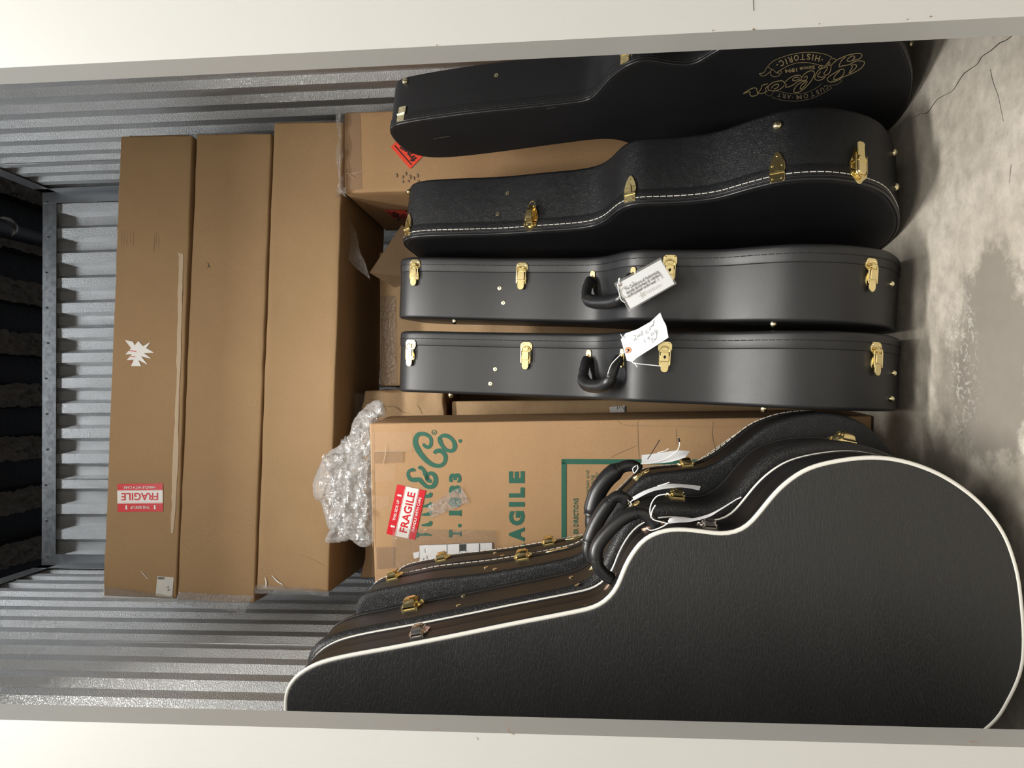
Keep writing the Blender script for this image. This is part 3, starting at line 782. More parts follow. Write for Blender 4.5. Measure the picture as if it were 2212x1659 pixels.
# ------------------------------------------------------------------ bubble wrap
def bubble_wrap():
    out = [(826, 868), (806, 866), (788, 880), (766, 903), (757, 930), (750, 955), (722, 968), (700, 988), (687, 1012), (676, 1042), (678, 1072), (694, 1088), (700, 1110), (708, 1140), (722, 1148), (704, 1160), (706, 1173), (738, 1170), (758, 1166), (776, 1180), (800, 1178), (812, 1150), (814, 1090), (812, 1000), (812, 915), (830, 900)]
    C = Vector((768, 1045)); B = resample(catmull([Vector((x, y, 0)) for x, y in out], 6, True), 220)
    me = MB()
    for side in (-1, 1):
        rows = []; n = 46
        for i in range(n+1):
            r = i/n; row = []
            for j, b in enumerate(B):
                jag = 1+.03*noise.noise(Vector((j*.35, 0, 2)))
                x = C.x+(b.x-C.x)*r*jag; y = C.y+(b.y-C.y)*r*jag
                q = Vector((x*.020, y*.020, side*3.1))
                rid = 1-abs(noise.noise(q*1.3))*2; rid2 = 1-abs(noise.noise(q*3.1+Vector((5, 1, 2))))*2
                h = (.050*math.sqrt(max(0, 1-r*r)))*(.55+.45*rid)+.014*rid2*(1-r**6)
                Y = 1.745+side*h+.010*noise.noise(q*2)
                P = onY(x, y, Y); P.z = max(P.z, 1.186+.002*noise.noise(q*9)) if P.x < -.045 else P.z
                row.append(P)
            rows.append(row)
        me.grid(rows, closed_v=True)
    # loose folded fins of film
    for (a, b, c, d, Y0) in (((700, 990), (770, 920), (800, 985), (735, 1062), 1.665), ((690, 1040), (760, 1010), (790, 1100), (712, 1100), 1.655), ((712, 1115), (775, 1080), (800, 1165), (735, 1168), 1.660), ((775, 900), (822, 874), (812, 960), (770, 985), 1.675), ((760, 1000), (806, 985), (806, 1120), (768, 1110), 1.65)):
        rows = []
        for i in range(25):
            row = []
            for j in range(25):
                u, v = i/24, j/24
                x = a[0]*(1-u)*(1-v)+b[0]*u*(1-v)+c[0]*u*v+d[0]*(1-u)*v
                y = a[1]*(1-u)*(1-v)+b[1]*u*(1-v)+c[1]*u*v+d[1]*(1-u)*v
                nz = noise.noise(Vector((x*.05, y*.05, Y0*40))); nz2 = noise.noise(Vector((x*.12, y*.12, Y0*9)))
                P = onY(x+nz*9, y+nz2*9, Y0+.022*nz+.008*nz2)
                if P.x < -.045: P.z = max(P.z, 1.182+.002*nz2)
                row.append(P)
            rows.append(row)
        me.grid(rows)
    o = build(me, 'bubble_wrap', 'bubble', smooth=70)
    tag(o, 'crumpled wad of clear bubble wrap stuffed on top of the printed carton', 'bubble wrap')
bubble_wrap()

# ------------------------------------------------------------------ instrument cases
NOUT = 260
class Case: pass
def make_case(label, outline, T, mat4, body_mat, lid_mat=None, r=.010, seam=.033, lid_hi=True, side_mat=None, stitch=None, stitch_mat='thread_black', skirt=.0016, name='guitar_case', group='black guitar cases', face_mat=None):
    c = Case(); c.T = T; c.M = mat4
    c.o = thing(name, label, 'guitar case', mat4, group)
    P = resample(catmull([Vector((w, s, 0)) for w, s in outline], 8, True), NOUT)
    # orientation and normals
    A = sum(P[i].x*P[(i+1) % NOUT].y-P[(i+1) % NOUT].x*P[i].y for i in range(NOUT))
    if A < 0: P.reverse()
    for _ in range(2): P = [(P[i-1]+P[i]*2+P[(i+1) % NOUT])/4 for i in range(NOUT)]
    Nn = []
    for i in range(NOUT):
        t = (P[(i+2) % NOUT]-P[i-2]).normalized(); Nn.append(Vector((t.y, -t.x, 0)))
    c.P, c.N = P, Nn
    def ring(x, ins): return [Vector((x, P[i].x-Nn[i].x*ins, P[i].y-Nn[i].y*ins)) for i in range(NOUT)]
    c.ring = ring
    def shell(rows, nm, mat, capa=True, capb=True):
        mb = MB(); mb.grid([ring(x, i) for x, i in rows], closed_v=True); n = NOUT; L = len(rows)
        if capa: mb.f.append(tuple(range(n)))
        if capb: mb.f.append(tuple((L-1)*n+k for k in range(n)))
        return build(mb, nm, mat, c.o, world=False, smooth=55)
    arc = [(1-math.cos(a), 1-math.sin(a)) for a in [math.pi/2*k/6 for k in range(7)]]   # (x/r, inset/r)
    lo = [(0, r*1.0+.004)]+[(r*a, r*b) for a, b in arc]           # from flat face at x=0 to the side
    hi = [(T-x, i) for x, i in reversed(lo)]
    xs = T-seam if lid_hi else seam
    if lid_hi:
        shell(lo+[(xs+.002, 0)], 'shell', body_mat)
        shell([(xs, .003), (xs, -skirt*.6), (xs+.0012, -skirt), (T-r-.004, -skirt)]+[(x, i-skirt*(1 if i < r else 1)) for x, i in hi], 'lid', lid_mat or body_mat)
    else:
        shell([(x, i-skirt) for x, i in lo]+[(xs-.0012, -skirt), (xs, -skirt*.6), (xs, .003)], 'lid', lid_mat or body_mat)
        shell([(xs-.002, 0)]+hi, 'shell', body_mat)
    mb = MB(); mb.tube([mat4 @ p for p in ring(xs+(-.0004 if lid_hi else .0004), .0002)], .0011, 6, closed=True); build(mb, 'lid_seam', 'crease', c.o)
    if stitch is not None:
        mb = MB(); R = [mat4 @ p for p in ring(stitch, -skirt-.0004)]
        dense = resample(R, 1000); k = 0
        while k < 1000:
            mb.tube([dense[k], dense[(k+2) % 1000], dense[(k+4) % 1000]], .0009, 5); k += 5
        build(mb, 'stitching', stitch_mat, c.o, smooth=60)
    return c
def piping(c, x, ins, rad, mat, nm='edge_piping'):
    mb = MB(); mb.tube([c.M @ p for p in c.ring(x, ins)], rad, 10, closed=True); return build(mb, nm, mat, c.o)
def locate(c, px, py, t=None, off=0.0, front=True):
    best = None; ts = [t] if t is not None else [c.T*(k+.5)/30 for k in range(30)]
    R3 = c.M.to_3x3()
    for i in range(NOUT):
        nw = R3 @ Vector((0, c.N[i].x, c.N[i].y))
        for tt in ts:
            q = c.M @ Vector((tt, c.P[i].x, c.P[i].y))
            if front and nw.dot(EYE-q) < -.05: continue
            u, v = proj(q); d = (u-px)**2+(v-py)**2
            if best is None or d < best[0]: best = (d, i, tt, q, nw)
    d, i, tt, q, nw = best
    u = (R3 @ Vector((0, c.P[(i+1) % NOUT].x-c.P[i-1].x, c.P[(i+1) % NOUT].y-c.P[i-1].y))).normalized()
    if u.z > 0: u = -u                        # u points down the case
    tv = (R3 @ Vector((1, 0, 0))).normalized()
    return q+nw*off, nw, u, tv, i
def rrect(w, h, r, cx=0, cy=0, n=4):
    out = []
    for (sx, sy, a0) in ((1, 1, 0), (-1, 1, 90), (-1, -1, 180), (1, -1, 270)):
        for k in range(n+1):
            a = math.radians(a0+90*k/n); out.append((cx+sx*(w/2-r)+r*math.cos(a), cy+sy*(h/2-r)+r*math.sin(a)))
    return out
def stud(c, q, n, rad=.0065, mat='brass_pale', nm='stud', h=.0085):
    nn = n.normalized(); x = nn.orthogonal().normalized(); fr = fmat(x, nn.cross(x), nn, q)
    mb = MB(); mb.lathe([(rad*.9, -.001), (rad, .001), (rad*.98, h*.35), (rad*.8, h*.7), (rad*.45, h*.93), (.0001, h)], fr, 18)
    return build(mb, nm, mat, c.o)
def rivet(c, px, py, mat='brass_pale', rad=.0048, t=None):
    q, n, u, tv, i = locate(c, px, py, t); fr = fmat(u, n.cross(u), n, q+n*.0004)
    mb = MB(); mb.lathe([(rad, 0), (rad, .0009), (rad*.75, .0013), (rad*.5, .0009), (rad*.3, .0011), (rad*.26, .0002), (.0001, .0002)], fr, 18)
    r_ = build(mb, 'rivet', mat, c.o)
    mb = MB(); mb.lathe([(rad*.30, .0010), (.0001, .0011)], fr, 12); build(mb, 'rivet_eye', 'crease', r_)
def latch(c, px, py, vdir, scale=1.0, t=None, mat='brass', lift=.0022, tilt=0.0, key=False):
    """draw-bolt latch; vdir=+1 lever points to +t"""
    q, n, u, tv, i = locate(c, px, py, t); v = (tv*vdir).normalized(); w = v.cross(n).normalized()
    fr = fmat(w*scale, v*scale, n*scale, q+n*lift)
    mb = MB()
    mb.prism([(x, y) for x, y in rrect(.029, .023, .0085, 0, -.0185)], -.002, .0016, fr)
    mb.prism(rrect(.024, .030, .011, 0, .010), -.002, .0012, fr)
    for x in (-.009, .009):
        mb.lathe([(.0024, .0016), (.0022, .0024), (.0001, .0028)], fr @ Matrix.Translation((x, -.0245, 0)), 10)
    mb.prism(rrect(.013, .007, .003, 0, -.0135), .0014, .0075, fr)
    l = build(mb, 'latch', mat, c.o, smooth=35)
    mb = MB(); loop = [(-.0105, .018), (-.0108, .004), (-.0108, -.008), (-.0095, -.0145), (-.005, -.0188), (0, -.020), (.005, -.0188), (.0095, -.0145), (.0108, -.008), (.0108, .004), (.0105, .018)]
    mb.tube([fr @ Vector((x, y, .0052+.0012*(y > 0))) for x, y in catmull([Vector((a, b, 0)) for a, b in loop], 3) for _ in (0,)] if False else [fr @ Vector((p.x, p.y, .0058)) for p in catmull([Vector((a, b, 0)) for a, b in loop], 3)], .0012*scale, 7)
    build(mb, 'bail_wire', mat, l)
    mb = MB(); mb.prism(rrect(.0165, .0195, .0015, 0, .002), .001, .0085, fr, .001)
    mb.prism(rrect(.019, .004, .001, 0, .0115), .001, .0068, fr)
    tong = [(-.0075, .013), (.0075, .013), (.0082, .022), (.0078, .028), (.005, .0325), (0, .034), (-.005, .0325), (-.0078, .028), (-.0082, .022)]
    mb.prism(tong, .0035, .0062, fr)
    build(mb, 'lever', mat, l, smooth=35)
    if key:
        mb = MB(); mb.lathe([(.0028, .0086), (.0028, .0093), (.0001, .0094)], fr @ Matrix.Translation((0, .002, 0)), 14); mb.box((-.0006, .002, .0090), (.0006, .0065, .0096), fr)
        build(mb, 'keyhole', 'crease', l)
    return l
def ornate_latch(c, px, py, vdir, scale=1.0, t=None, mat='brass', skew=0.0, arch=.009, shut=False):
    q, n, u, tv, i = locate(c, px, py, t); v = (tv*vdir).normalized(); w = v.cross(n).normalized()
    if skew: v2 = v*math.cos(skew)+w*math.sin(skew); w = w*math.cos(skew)-v*math.sin(skew); v = v2
    fr = fmat(w*scale, v*scale, n*scale, q+n*.002)
    mb = MB()
    mb.prism([(-.016, .004), (.016, .004), (.0175, -.004), (.014, -.014), (.0095, -.024), (.007, -.034), (-.007, -.034), (-.0095, -.024), (-.014, -.014), (-.0175, -.004)], -.002, .0014, fr)
    mb.prism([(-.0165, .007), (.0165, .007), (.0165, .016), (.010, .021), (.004, .028), (0, .0295), (-.004, .028), (-.010, .021), (-.0165, .016)], -.002, .0016, fr)
    for x, y in ((-.0125, 0), (.0125, 0), (-.0125, .012), (.0125, .012)):
        mb.lathe([(.0024, .0014), (.0022, .0026), (.0001, .0030)], fr @ Matrix.Translation((x, y, 0)), 10)
    mb.prism([(.006*math.cos(a), .013+.006*math.sin(a)) for a in [k*math.pi/7 for k in range(14)]], .001, .0062, fr)
    l = build(mb, 'latch', mat, c.o, smooth=35)
    if shut:
        mb = MB(); mb.prism(rrect(.0165, .034, .007, 0, -.001), .001, .0105, fr, .0015); mb.prism(rrect(.018, .003, .001, 0, -.009), .001, .0115, fr)
        mb.prism([(-.007, -.017), (.007, -.017), (.0068, -.030), (.0075, -.040), (.004, -.043), (-.004, -.043), (-.0075, -.040), (-.0068, -.030)], .006, .0085, fr); build(mb, 'lever', mat, l, smooth=40)
        mb = MB(); mb.tube([fr @ Vector((p.x, p.y, .0075)) for p in catmull([Vector((a, b, 0)) for a, b in ((-.0105, -.018), (-.0108, .006), (-.009, .014), (-.004, .0185), (.004, .0185), (.009, .014), (.0108, .006), (.0105, -.018))], 3)], .0012*scale, 7); build(mb, 'bail_wire', mat, l)
        return l
    mb = MB(); prof = [(-.032, .006), (-.024, .0095), (-.014, arch+.004), (-.004, arch+.003), (.004, arch+.001), (.010, .0065), (.014, .0055)]
    rows = []
    for y, z in prof:
        wd = .0062 if y < -.02 else .0068
        rows.append([fr @ Vector((-wd, y, z-.003)), fr @ Vector((-wd, y, z)), fr @ Vector((wd, y, z)), fr @ Vector((wd, y, z-.003))])
    mb.grid(rows, closed_v=True); o = 0
    mb.f.append((0, 1, 2, 3)); mb.f.append(tuple(len(mb.v)-4+k for k in (3, 2, 1, 0))); build(mb, 'lever', mat, l, smooth=50)
    mb = MB(); loop = [(.0085, -.004), (.0088, -.018), (.008, -.030), (.0045, -.0385), (0, -.041), (-.0045, -.0385), (-.008, -.030), (-.0088, -.018), (-.0085, -.004)]
    mb.tube([fr @ Vector((p.x, p.y, .008)) for p in catmull([Vector((a, b, 0)) for a, b in loop], 3)], .0011*scale, 7); build(mb, 'bail_wire', mat, l)
    return l
def arrow_hinge(c, px, py, vdir, scale=1.0, t=None, mat='brass'):
    q, n, u, tv, i = locate(c, px, py, t); v = (tv*vdir).normalized(); w = v.cross(n).normalized()
    fr = fmat(w*scale, v*scale, n*scale, q+n*.0018)
    mb = MB()
    mb.prism([(-.0125, .004), (.0125, .004), (.0135, -.004), (.012, -.014), (.008, -.025), (.003, -.033), (0, -.0345), (-.003, -.033), (-.008, -.025), (-.012, -.014), (-.0135, -.004)], -.002, .0014, fr)
    mb.prism([(-.0125, .006), (.0125, .006), (.0125, .021), (.010, .0235), (-.010, .0235), (-.0125, .021)], -.002, .0014, fr)
    mb.tube([fr @ Vector((-.0125, .005, .0018)), fr @ Vector((.0125, .005, .0018))], .0026*scale, 10)
    mb.prism([(-.0045, .004), (.0045, .004), (.003, -.012), (0, -.017), (-.003, -.012)], .001, .0045, fr)
    for x, y in ((-.008, -.008), (.008, -.008), (0, -.026), (-.0075, .0165), (.0075, .0165)):
        mb.lathe([(.0022, .0014), (.002, .0024), (.0001, .0028)], fr @ Matrix.Translation((x, y, 0)), 10)
    return build(mb, 'hinge', mat, c.o, smooth=35)
def butt_hinge(c, px, py, t=None, scale=1.0, mat='brass_pale'):
    q, n, u, tv, i = locate(c, px, py, t); v = tv; w = v.cross(n).normalized(); fr = fmat(w*scale, v*scale, n*scale, q+n*.0018)
    mb = MB(); mb.prism(rrect(.022, .019, .003, .001, .0105), -.002, .0014, fr); mb.prism(rrect(.022, .019, .003, -.001, -.0105), -.002, .0014, fr)
    mb.tube([fr @ Vector((-.011, 0, .0016)), fr @ Vector((.011, 0, .0016))], .0024*scale, 8)
    for x, y in ((-.006, .012), (.007, .012), (-.007, -.012), (.006, -.012)): mb.lathe([(.0022, .0014), (.002, .0022), (.0001, .0025)], fr @ Matrix.Translation((x, y, 0)), 10)
    return build(mb, 'hinge', mat, c.o, smooth=35)
def handle(c, pts, ref, rg=.0125, rs=.008, mounts=(), mat='handle', metal='brass', plates=True, flat=.75):
    """pts: 3-D path of the handle"""
    P = resample(catmull([Vector(p) for p in pts], 8), 60, closed=False); dims = []
    for i in range(60):
        t = i/59; g_ = min(1, max(0, (min(t, 1-t)-.20)/.08)); g_ = g_*g_*(3-2*g_)
        e = min(1, min(t, 1-t)/.03+.75)
        dims.append(((rs*flat+(rg-rs*flat)*g_)*e, (rs+(rg-rs)*g_)*e))
    mb = MB(); mb.sweep(P, ref, dims); h_ = build(mb, 'handle', mat, c.o, smooth=60)
    for k0, k1 in ((13, 14), (45, 46)):
        mb = MB(); mb.sweep([P[k0], P[k1]], ref, [(dims[k0][0]+.0012, dims[k0][1]+.0012)]*2); build(mb, 'grip_cuff', mat, h_)
    for (q, n, u, tv, i), e in zip(mounts, (P[0], P[-1])):
        mb = MB(); w = tv.cross(n).normalized(); fr = fmat(w, tv, n, q+n*.0018)
        if plates: mb.prism(rrect(.012, .040, .005), -.002, .0014, fr.copy() @ Matrix.Rotation(math.pi/2 if plates == 'long' else 0, 4, 'Z'))
        rr = [q+n*.001+tv*.008, q+n*.006+tv*.008, e.lerp(q, .1)+tv*.008, e.lerp(q, .1)-tv*.008, q+n*.006-tv*.008, q+n*.001-tv*.008]
        mb.tube(rr, .0014, 6); build(mb, 'handle_bracket', metal, h_, smooth=35)
    return h_
def frame(lean, side, yaw, O):
    a = Vector((-math.sin(side), math.sin(lean), math.cos(lean)*math.cos(side))).normalized()
    t = Vector((math.cos(yaw), math.sin(yaw), 0)); t = (t-a*t.dot(a)).normalized(); w = a.cross(t)
    return fmat(t, w, a, Vector(O))

ACOUSTIC = [(-.10, 1.100), (-.150, 1.098), (-.180, 1.085), (-.196, 1.060), (-.197, 1.010), (-.186, .940), (-.169, .836), (-.163, .74), (-.158, .655), (-.166, .610), (-.190, .579), (-.221, .553), (-.241, .530), (-.248, .505), (-.246, .482), (-.235, .416), (-.236, .350), (-.261, .285), (-.277, .225), (-.271, .167), (-.253, .125), (-.223, .086), (-.185, .056), (-.127, .034), (-.067, .019), (-.007, .014), (.048, .020), (.082, .034), (.112, .060), (.138, .100), (.148, .15), (.148, .20), (.135, .26), (.112, .34), (.107, .41), (.116, .48), (.108, .54), (.075, .585), (.035, .63), (.018, .70), (.012, .85), (.010, 1.0), (.004, 1.06), (-.018, 1.092), (-.05, 1.101)]
ARCHTOP = [(w, s*1.032) for w, s in ACOUSTIC]
LESPAUL = [(-.10, 1.115), (-.135, 1.108), (-.152, 1.090), (-.159, 1.04), (-.161, .965), (-.161, .89), (-.158, .825), (-.153, .726), (-.151, .64), (-.160, .618), (-.180, .600), (-.213, .573), (-.243, .538), (-.253, .514), (-.254, .491), (-.237, .461), (-.225, .431), (-.223, .405), (-.250, .367), (-.272, .32), (-.285, .26), (-.285, .19), (-.268, .13), (-.24, .088), (-.206, .057), (-.150, .033), (-.102, .018), (-.051, .010), (.001, .007), (.05, .012), (.095, .035), (.125, .08), (.14, .14), (.14, .22), (.125, .29), (.10, .36), (.085, .42), (.09, .48), (.085, .52), (.055, .55), (.020, .578), (.003, .603), (-.005, .646), (-.004, .72), (.003, .882), (.004, .98), (0, 1.04), (-.01, 1.073), (-.033, 1.102), (-.066, 1.113)]

# --- worn case with the gold script logo, by the right jamb
c1 = make_case('worn black guitar case by the right jamb, gold script logo printed on its face', LESPAUL, .125, frame(.25, -.02, .2, (.58, 1.45, 0)), 'vinyl_smooth', r=.006, seam=.026, lid_hi=False, stitch=.012, stitch_mat='thread_black')
piping(c1, .0035, .001, .0032, 'black_piping'); piping(c1, .008, -.0012, .0016, 'black_piping', 'edge_bead')
butt_hinge(c1, 869.5, 241, t=.026, scale=.95); butt_hinge(c1, 1350, 117, t=.030, scale=1.0, mat='brass')
rivet(c1, 1073, 164)
q, n, u, tv, i = locate(c1, 875, 176); stud(c1, q, n, .0075)
q, n, u, tv, i = locate(c1, 1968, 95, t=.085, front=False); stud(c1, q, n, .0065)
PL = Plane(c1.M.translation, c1.M.to_3x3() @ Vector((-1, 0, 0)))
o3 = (1590, 90); k3 = 300/2212.
lg = MB(); ld = MB()
def ls(mb, w, *pts, closed=False): ribbon(mb, PL, S(o3, k3, *pts), w*k3, .0007, 4, closed=closed)
for pts in ([(505, 390), (600, 300), (800, 220), (1000, 175), (1200, 165), (1400, 190), (1525, 240)], [(640, 490), (720, 440), (850, 370), (1000, 330), (1150, 330), (1300, 360), (1410, 385)],
            [(505, 395), (560, 430), (600, 450), (640, 490)], [(505, 395), (485, 415), (440, 490), (370, 505), (430, 545), (510, 500), (545, 470), (565, 440), (520, 405)],
            [(545, 470), (560, 530), (620, 555), (690, 530), (725, 480), (700, 460), (660, 480), (690, 500), (640, 490)], [(1525, 240), (1470, 320), (1410, 385)],
            [(1525, 265), (1570, 265), (1600, 290), (1560, 330), (1500, 370), (1420, 380)], [(1470, 320), (1500, 330), (1480, 360), (1460, 350), (1480, 320)]): ls(lg, 9, *pts)
for pts in ([(2035, 310), (2045, 340), (1990, 420), (1850, 500), (1700, 560), (1600, 620), (1500, 640), (1450, 600), (1480, 550), (1560, 500), (1640, 450), (1700, 430), (1725, 460), (1700, 530), (1640, 580), (1570, 600), (1555, 580), (1590, 520), (1650, 460)],
            [(1510, 380), (1600, 290), (1750, 220), (1900, 185), (1980, 185), (2005, 215), (1970, 265), (1880, 290), (1790, 310), (1770, 290), (1790, 260), (1840, 225), (1880, 225), (1890, 250), (1850, 280)],
            [(1640, 400), (1700, 380), (1800, 360), (1900, 310), (1980, 300), (2035, 310)], [(1640, 400), (1650, 350), (1690, 280), (1750, 240)], [(1830, 370), (1900, 360), (1920, 385), (1890, 430), (1800, 500), (1830, 440), (1850, 400), (1830, 370)],
            [(1510, 390), (1510, 430), (1480, 500), (1420, 530), (1400, 500), (1450, 430), (1440, 400), (1350, 430), (1290, 480), (1250, 570), (1290, 610), (1360, 600), (1420, 555), (1350, 560), (1310, 550), (1300, 530), (1350, 470)],
            [(1310, 400), (1340, 380), (1370, 400), (1340, 425), (1310, 400)],
            [(1250, 490), (1220, 460), (1150, 470), (1080, 520), (1050, 560), (1040, 610), (1120, 600), (1130, 540), (1080, 570)], [(1250, 490), (1230, 560), (1180, 640), (1100, 730), (1000, 800), (930, 800), (920, 770), (960, 700), (1040, 640), (1120, 620), (1130, 640), (1100, 690), (1040, 750), (1020, 740), (1050, 680), (1110, 640)],
            [(1040, 560), (1010, 530), (940, 535), (860, 570), (800, 620), (770, 660), (800, 680), (790, 720), (850, 710), (930, 670), (980, 630), (1030, 610), (990, 600), (920, 620), (900, 600), (930, 570), (980, 560), (1010, 580)],
            [(770, 650), (740, 620), (660, 625), (580, 650), (520, 700), (510, 750), (560, 775), (660, 770), (730, 730), (770, 690)], [(560, 740), (590, 700), (650, 670), (680, 690), (650, 730), (600, 750)],
            [(510, 665), (420, 690), (400, 740), (360, 800), (340, 810), (330, 750), (300, 730), (230, 750), (110, 825), (220, 790), (220, 840), (260, 865), (330, 845), (350, 820), (420, 820), (480, 780), (470, 740), (510, 700)]): ls(lg, 13, *pts)
for pts in ([(570, 880), (700, 920), (850, 940), (1000, 940), (1200, 900), (1400, 810), (1530, 730)], [(620, 780), (700, 790), (850, 820), (1000, 825), (1150, 795), (1300, 720), (1360, 660)], [(460, 820), (540, 860), (600, 790), (530, 770), (460, 820)], [(1530, 730), (1480, 690), (1600, 680), (1690, 610), (1590, 610), (1480, 640)]): ls(ld, 8, *pts)
def arcl(mb, letters, h, bold=.02):
    for ch, cx, cy, ang, w in letters:
        a = math.radians(ang); u = Vector((-math.cos(a), math.sin(a))); up = Vector((u.y, -u.x))
        c_ = Vector((cx, cy))-up*h*.5; p0 = c_-u*w*.5; p1 = c_+u*w*.5
        text_px(mb, PL, ch, S(o3, k3, tuple(p0))[0], S(o3, k3, tuple(p1))[0], h*k3, .0007, bold)
arcl(lg, [('H', 1298, 262, -14, 75), ('I', 1222, 245, -10, 18), ('S', 1155, 236, -5, 60), ('T', 1062, 240, 0, 78), ('O', 960, 252, 6, 78), ('R', 862, 282, 14, 74), ('I', 800, 310, 20, 18), ('C', 728, 335, 26, 70)], 98)
for x, y in ((655, 362), (1370, 280)): ls(lg, 22, (x-8, y-8), (x+8, y+8))
text_px(lg, PL, 'Since', *S(o3, k3, (1252, 372), (1010, 402)), 62*k3, .0007, .02); text_px(lg, PL, '1894', *S(o3, k3, (968, 412), (775, 436)), 62*k3, .0007, .02)
arcl(ld, [('C', 1440, 722, 30, 60), ('U', 1372, 765, 28, 60), ('S', 1300, 800, 24, 50), ('T', 1215, 832, 20, 60), ('O', 1112, 862, 14, 75), ('M', 1005, 880, 6, 85), ('A', 842, 872, -6, 70), ('R', 762, 860, -10, 60), ('T', 690, 845, -14, 60)], 72)
ls(ld, 16, (900, 876), (912, 884))
build(lg, 'gold_logo', 'logo_gold', c1.o, smooth=0); build(ld, 'worn_logo_banner', 'logo_dim', c1.o, smooth=0)
for pts in ([(936, 300), (950, 297), (972, 294)], [(1180, 235), (1200, 231)]):
    sm = MB(); ribbon(sm, PL, pts, .7, .0007, 4); build(sm, 'scuff_mark', 'logo_dim', c1.o, smooth=0)

# --- pebbled case with white stitching
c2 = make_case('pebbled black guitar case with white stitching and open brass latch, second from the right jamb', ACOUSTIC, .15, frame(.311, -.01, .191, (.334, 1.486, 0)), 'vinyl_pebble', r=.010, seam=.033, lid_hi=False, stitch=.0165, stitch_mat='thread_white')
piping(c2, .004, .0005, .0034, 'black_piping'); piping(c2, .0095, -.0018, .0018, 'black_piping', 'edge_bead')
arrow_hinge(c2, 882, 492, -1); arrow_hinge(c2, 1361, 415, -1, 1.02); arrow_hinge(c2, 1677, 366, -1, 1.05)
ornate_latch(c2, 1151, 474, -1, 1.0, skew=.10, arch=.018); ornate_latch(c2, 1848, 362, -1, 1.1, shut=True)
for x, y in ((1101, 418), (1077, 463)): rivet(c2, x, y)
q, n, u, tv, i = locate(c2, 886, 413); stud(c2, q, n, .0075, 'brass')
q, n, u, tv, i = locate(c2, 1675, 269); stud(c2, q, n, .0085)
for x, y, t in ((1940, 327, .118), (1940, 401, .05)):
    q, n, u, tv, i = locate(c2, x, y, t, front=False); stud(c2, q, n, .0075)

def tall_case(label, X0, Y0, side, yaw, T, latches, rivets, feet, fstuds, hm, hpath):
    c = make_case(label, ARCHTOP, T, frame(.272, side, yaw, (X0, Y0, -.018)), 'vinyl_fine', r=.008, seam=.034, lid_hi=True, stitch=T-.0185, stitch_mat='thread_black')
    for x, y, k in latches: latch(c, x, y, -1, 1.0, key=k)
    for x, y in rivets: rivet(c, x, y)
    for x, y, t in feet:
        q, n, u, tv, i = locate(c, x, y, t, front=False); stud(c, q, n, .006)
    R3 = c.M.to_3x3()
    for x, y in fstuds:
        q, n, u, tv, i = locate(c, x, y, .004); p = c.M @ Vector((0, c.P[i].x+.022, c.P[i].y)); stud(c, p, R3 @ Vector((-1, 0, 0)), .0065, h=.011)
    m0 = locate(c, *hm[0]); m1 = locate(c, *hm[1])
    q0, n0, _, tv, _ = m0; q1, n1, _, _, _ = m1
    path = [q0+n0*.006]+[(q0.lerp(q1, a))+(n0.lerp(n1, a))*o_-tv*f_ for a, o_, f_ in hpath]+[q1+n1*.006]
    handle(c, path, (q1-q0).normalized().cross(tv).normalized(), rg=.0150, rs=.0118, mounts=(m0, m1), flat=.85)
    return c
HP = [(.00, .018, .012), (.00, .026, .030), (.06, .030, .045), (.22, .031, .053), (.5, .031, .055), (.78, .031, .053), (.94, .030, .045), (1.0, .026, .030), (1.0, .018, .012)]
c3 = tall_case('fine grained black guitar case wearing the plastic-sleeved certificate tag', .128, 1.55, -.065, -.021, .147,
    ((899, 590, 0), (1124, 593, 0), (1450, 580, 1), (1879, 590, 0)), ((1077, 622), (1090, 656)), ((1920, 617, .085), (1914, 692, .03)), ((978, 690), (1665, 694)),
    ((1284, 605), (1368, 596)), HP)
c4 = tall_case('fine grained black guitar case wearing the handwritten paper tag, beside the printed carton', -.037, 1.55, -.049, -.005, .148,
    ((892, 762, 0), (1138, 765, 0), (1436, 768, 1), (1890, 772, 0)), ((1066, 797), (1064, 829)), ((1926, 806, .075), (1923, 871, .025)), ((965, 855), (1653, 886)),
    ((1268, 775), (1342, 772)), [(a, o_, f_*1.12) for a, o_, f_ in HP])

# --- the leaning row at the left: faces turned to the door
TAU = math.radians(11)
def gframe(Y, dz=0, ox=-.31): return fmat(Vector((0, 1, 0)), Vector((-math.cos(TAU), 0, -math.sin(TAU))), Vector((-math.sin(TAU), 0, math.cos(TAU))), Vector((ox, Y, dz)))
OG3 = [(-.050, 1.161), (-.067, 1.155), (-.081, 1.143), (-.092, 1.124), (-.101, 1.093), (-.104, 1.044), (-.104, .972), (-.105, .876), (-.107, .782), (-.108, .689), (-.110, .645), (-.119, .624), (-.134, .606), (-.160, .590), (-.181, .572), (-.197, .553), (-.204, .532), (-.205, .506), (-.198, .476), (-.186, .440), (-.183, .421), (-.185, .404), (-.193, .388), (-.212, .365), (-.231, .342), (-.245, .319), (-.257, .288), (-.260, .249), (-.257, .202), (-.248, .166), (-.232, .132), (-.209, .099), (-.178, .069), (-.147, .048), (-.108, .032), (-.074, .027), (-.040, .026), (.007, .031), (.041, .036), (.074, .044), (.092, .051), (.115, .065), (.136, .082), (.158, .102), (.182, .15), (.192, .21), (.188, .27), (.170, .33), (.145, .39), (.128, .44), (.135, .49), (.146, .53), (.142, .57), (.125, .60), (.10, .625), (.088, .66), (.085, .80), (.085, 1.0), (.083, 1.10), (.068, 1.142), (.035, 1.160), (-.01, 1.165)]
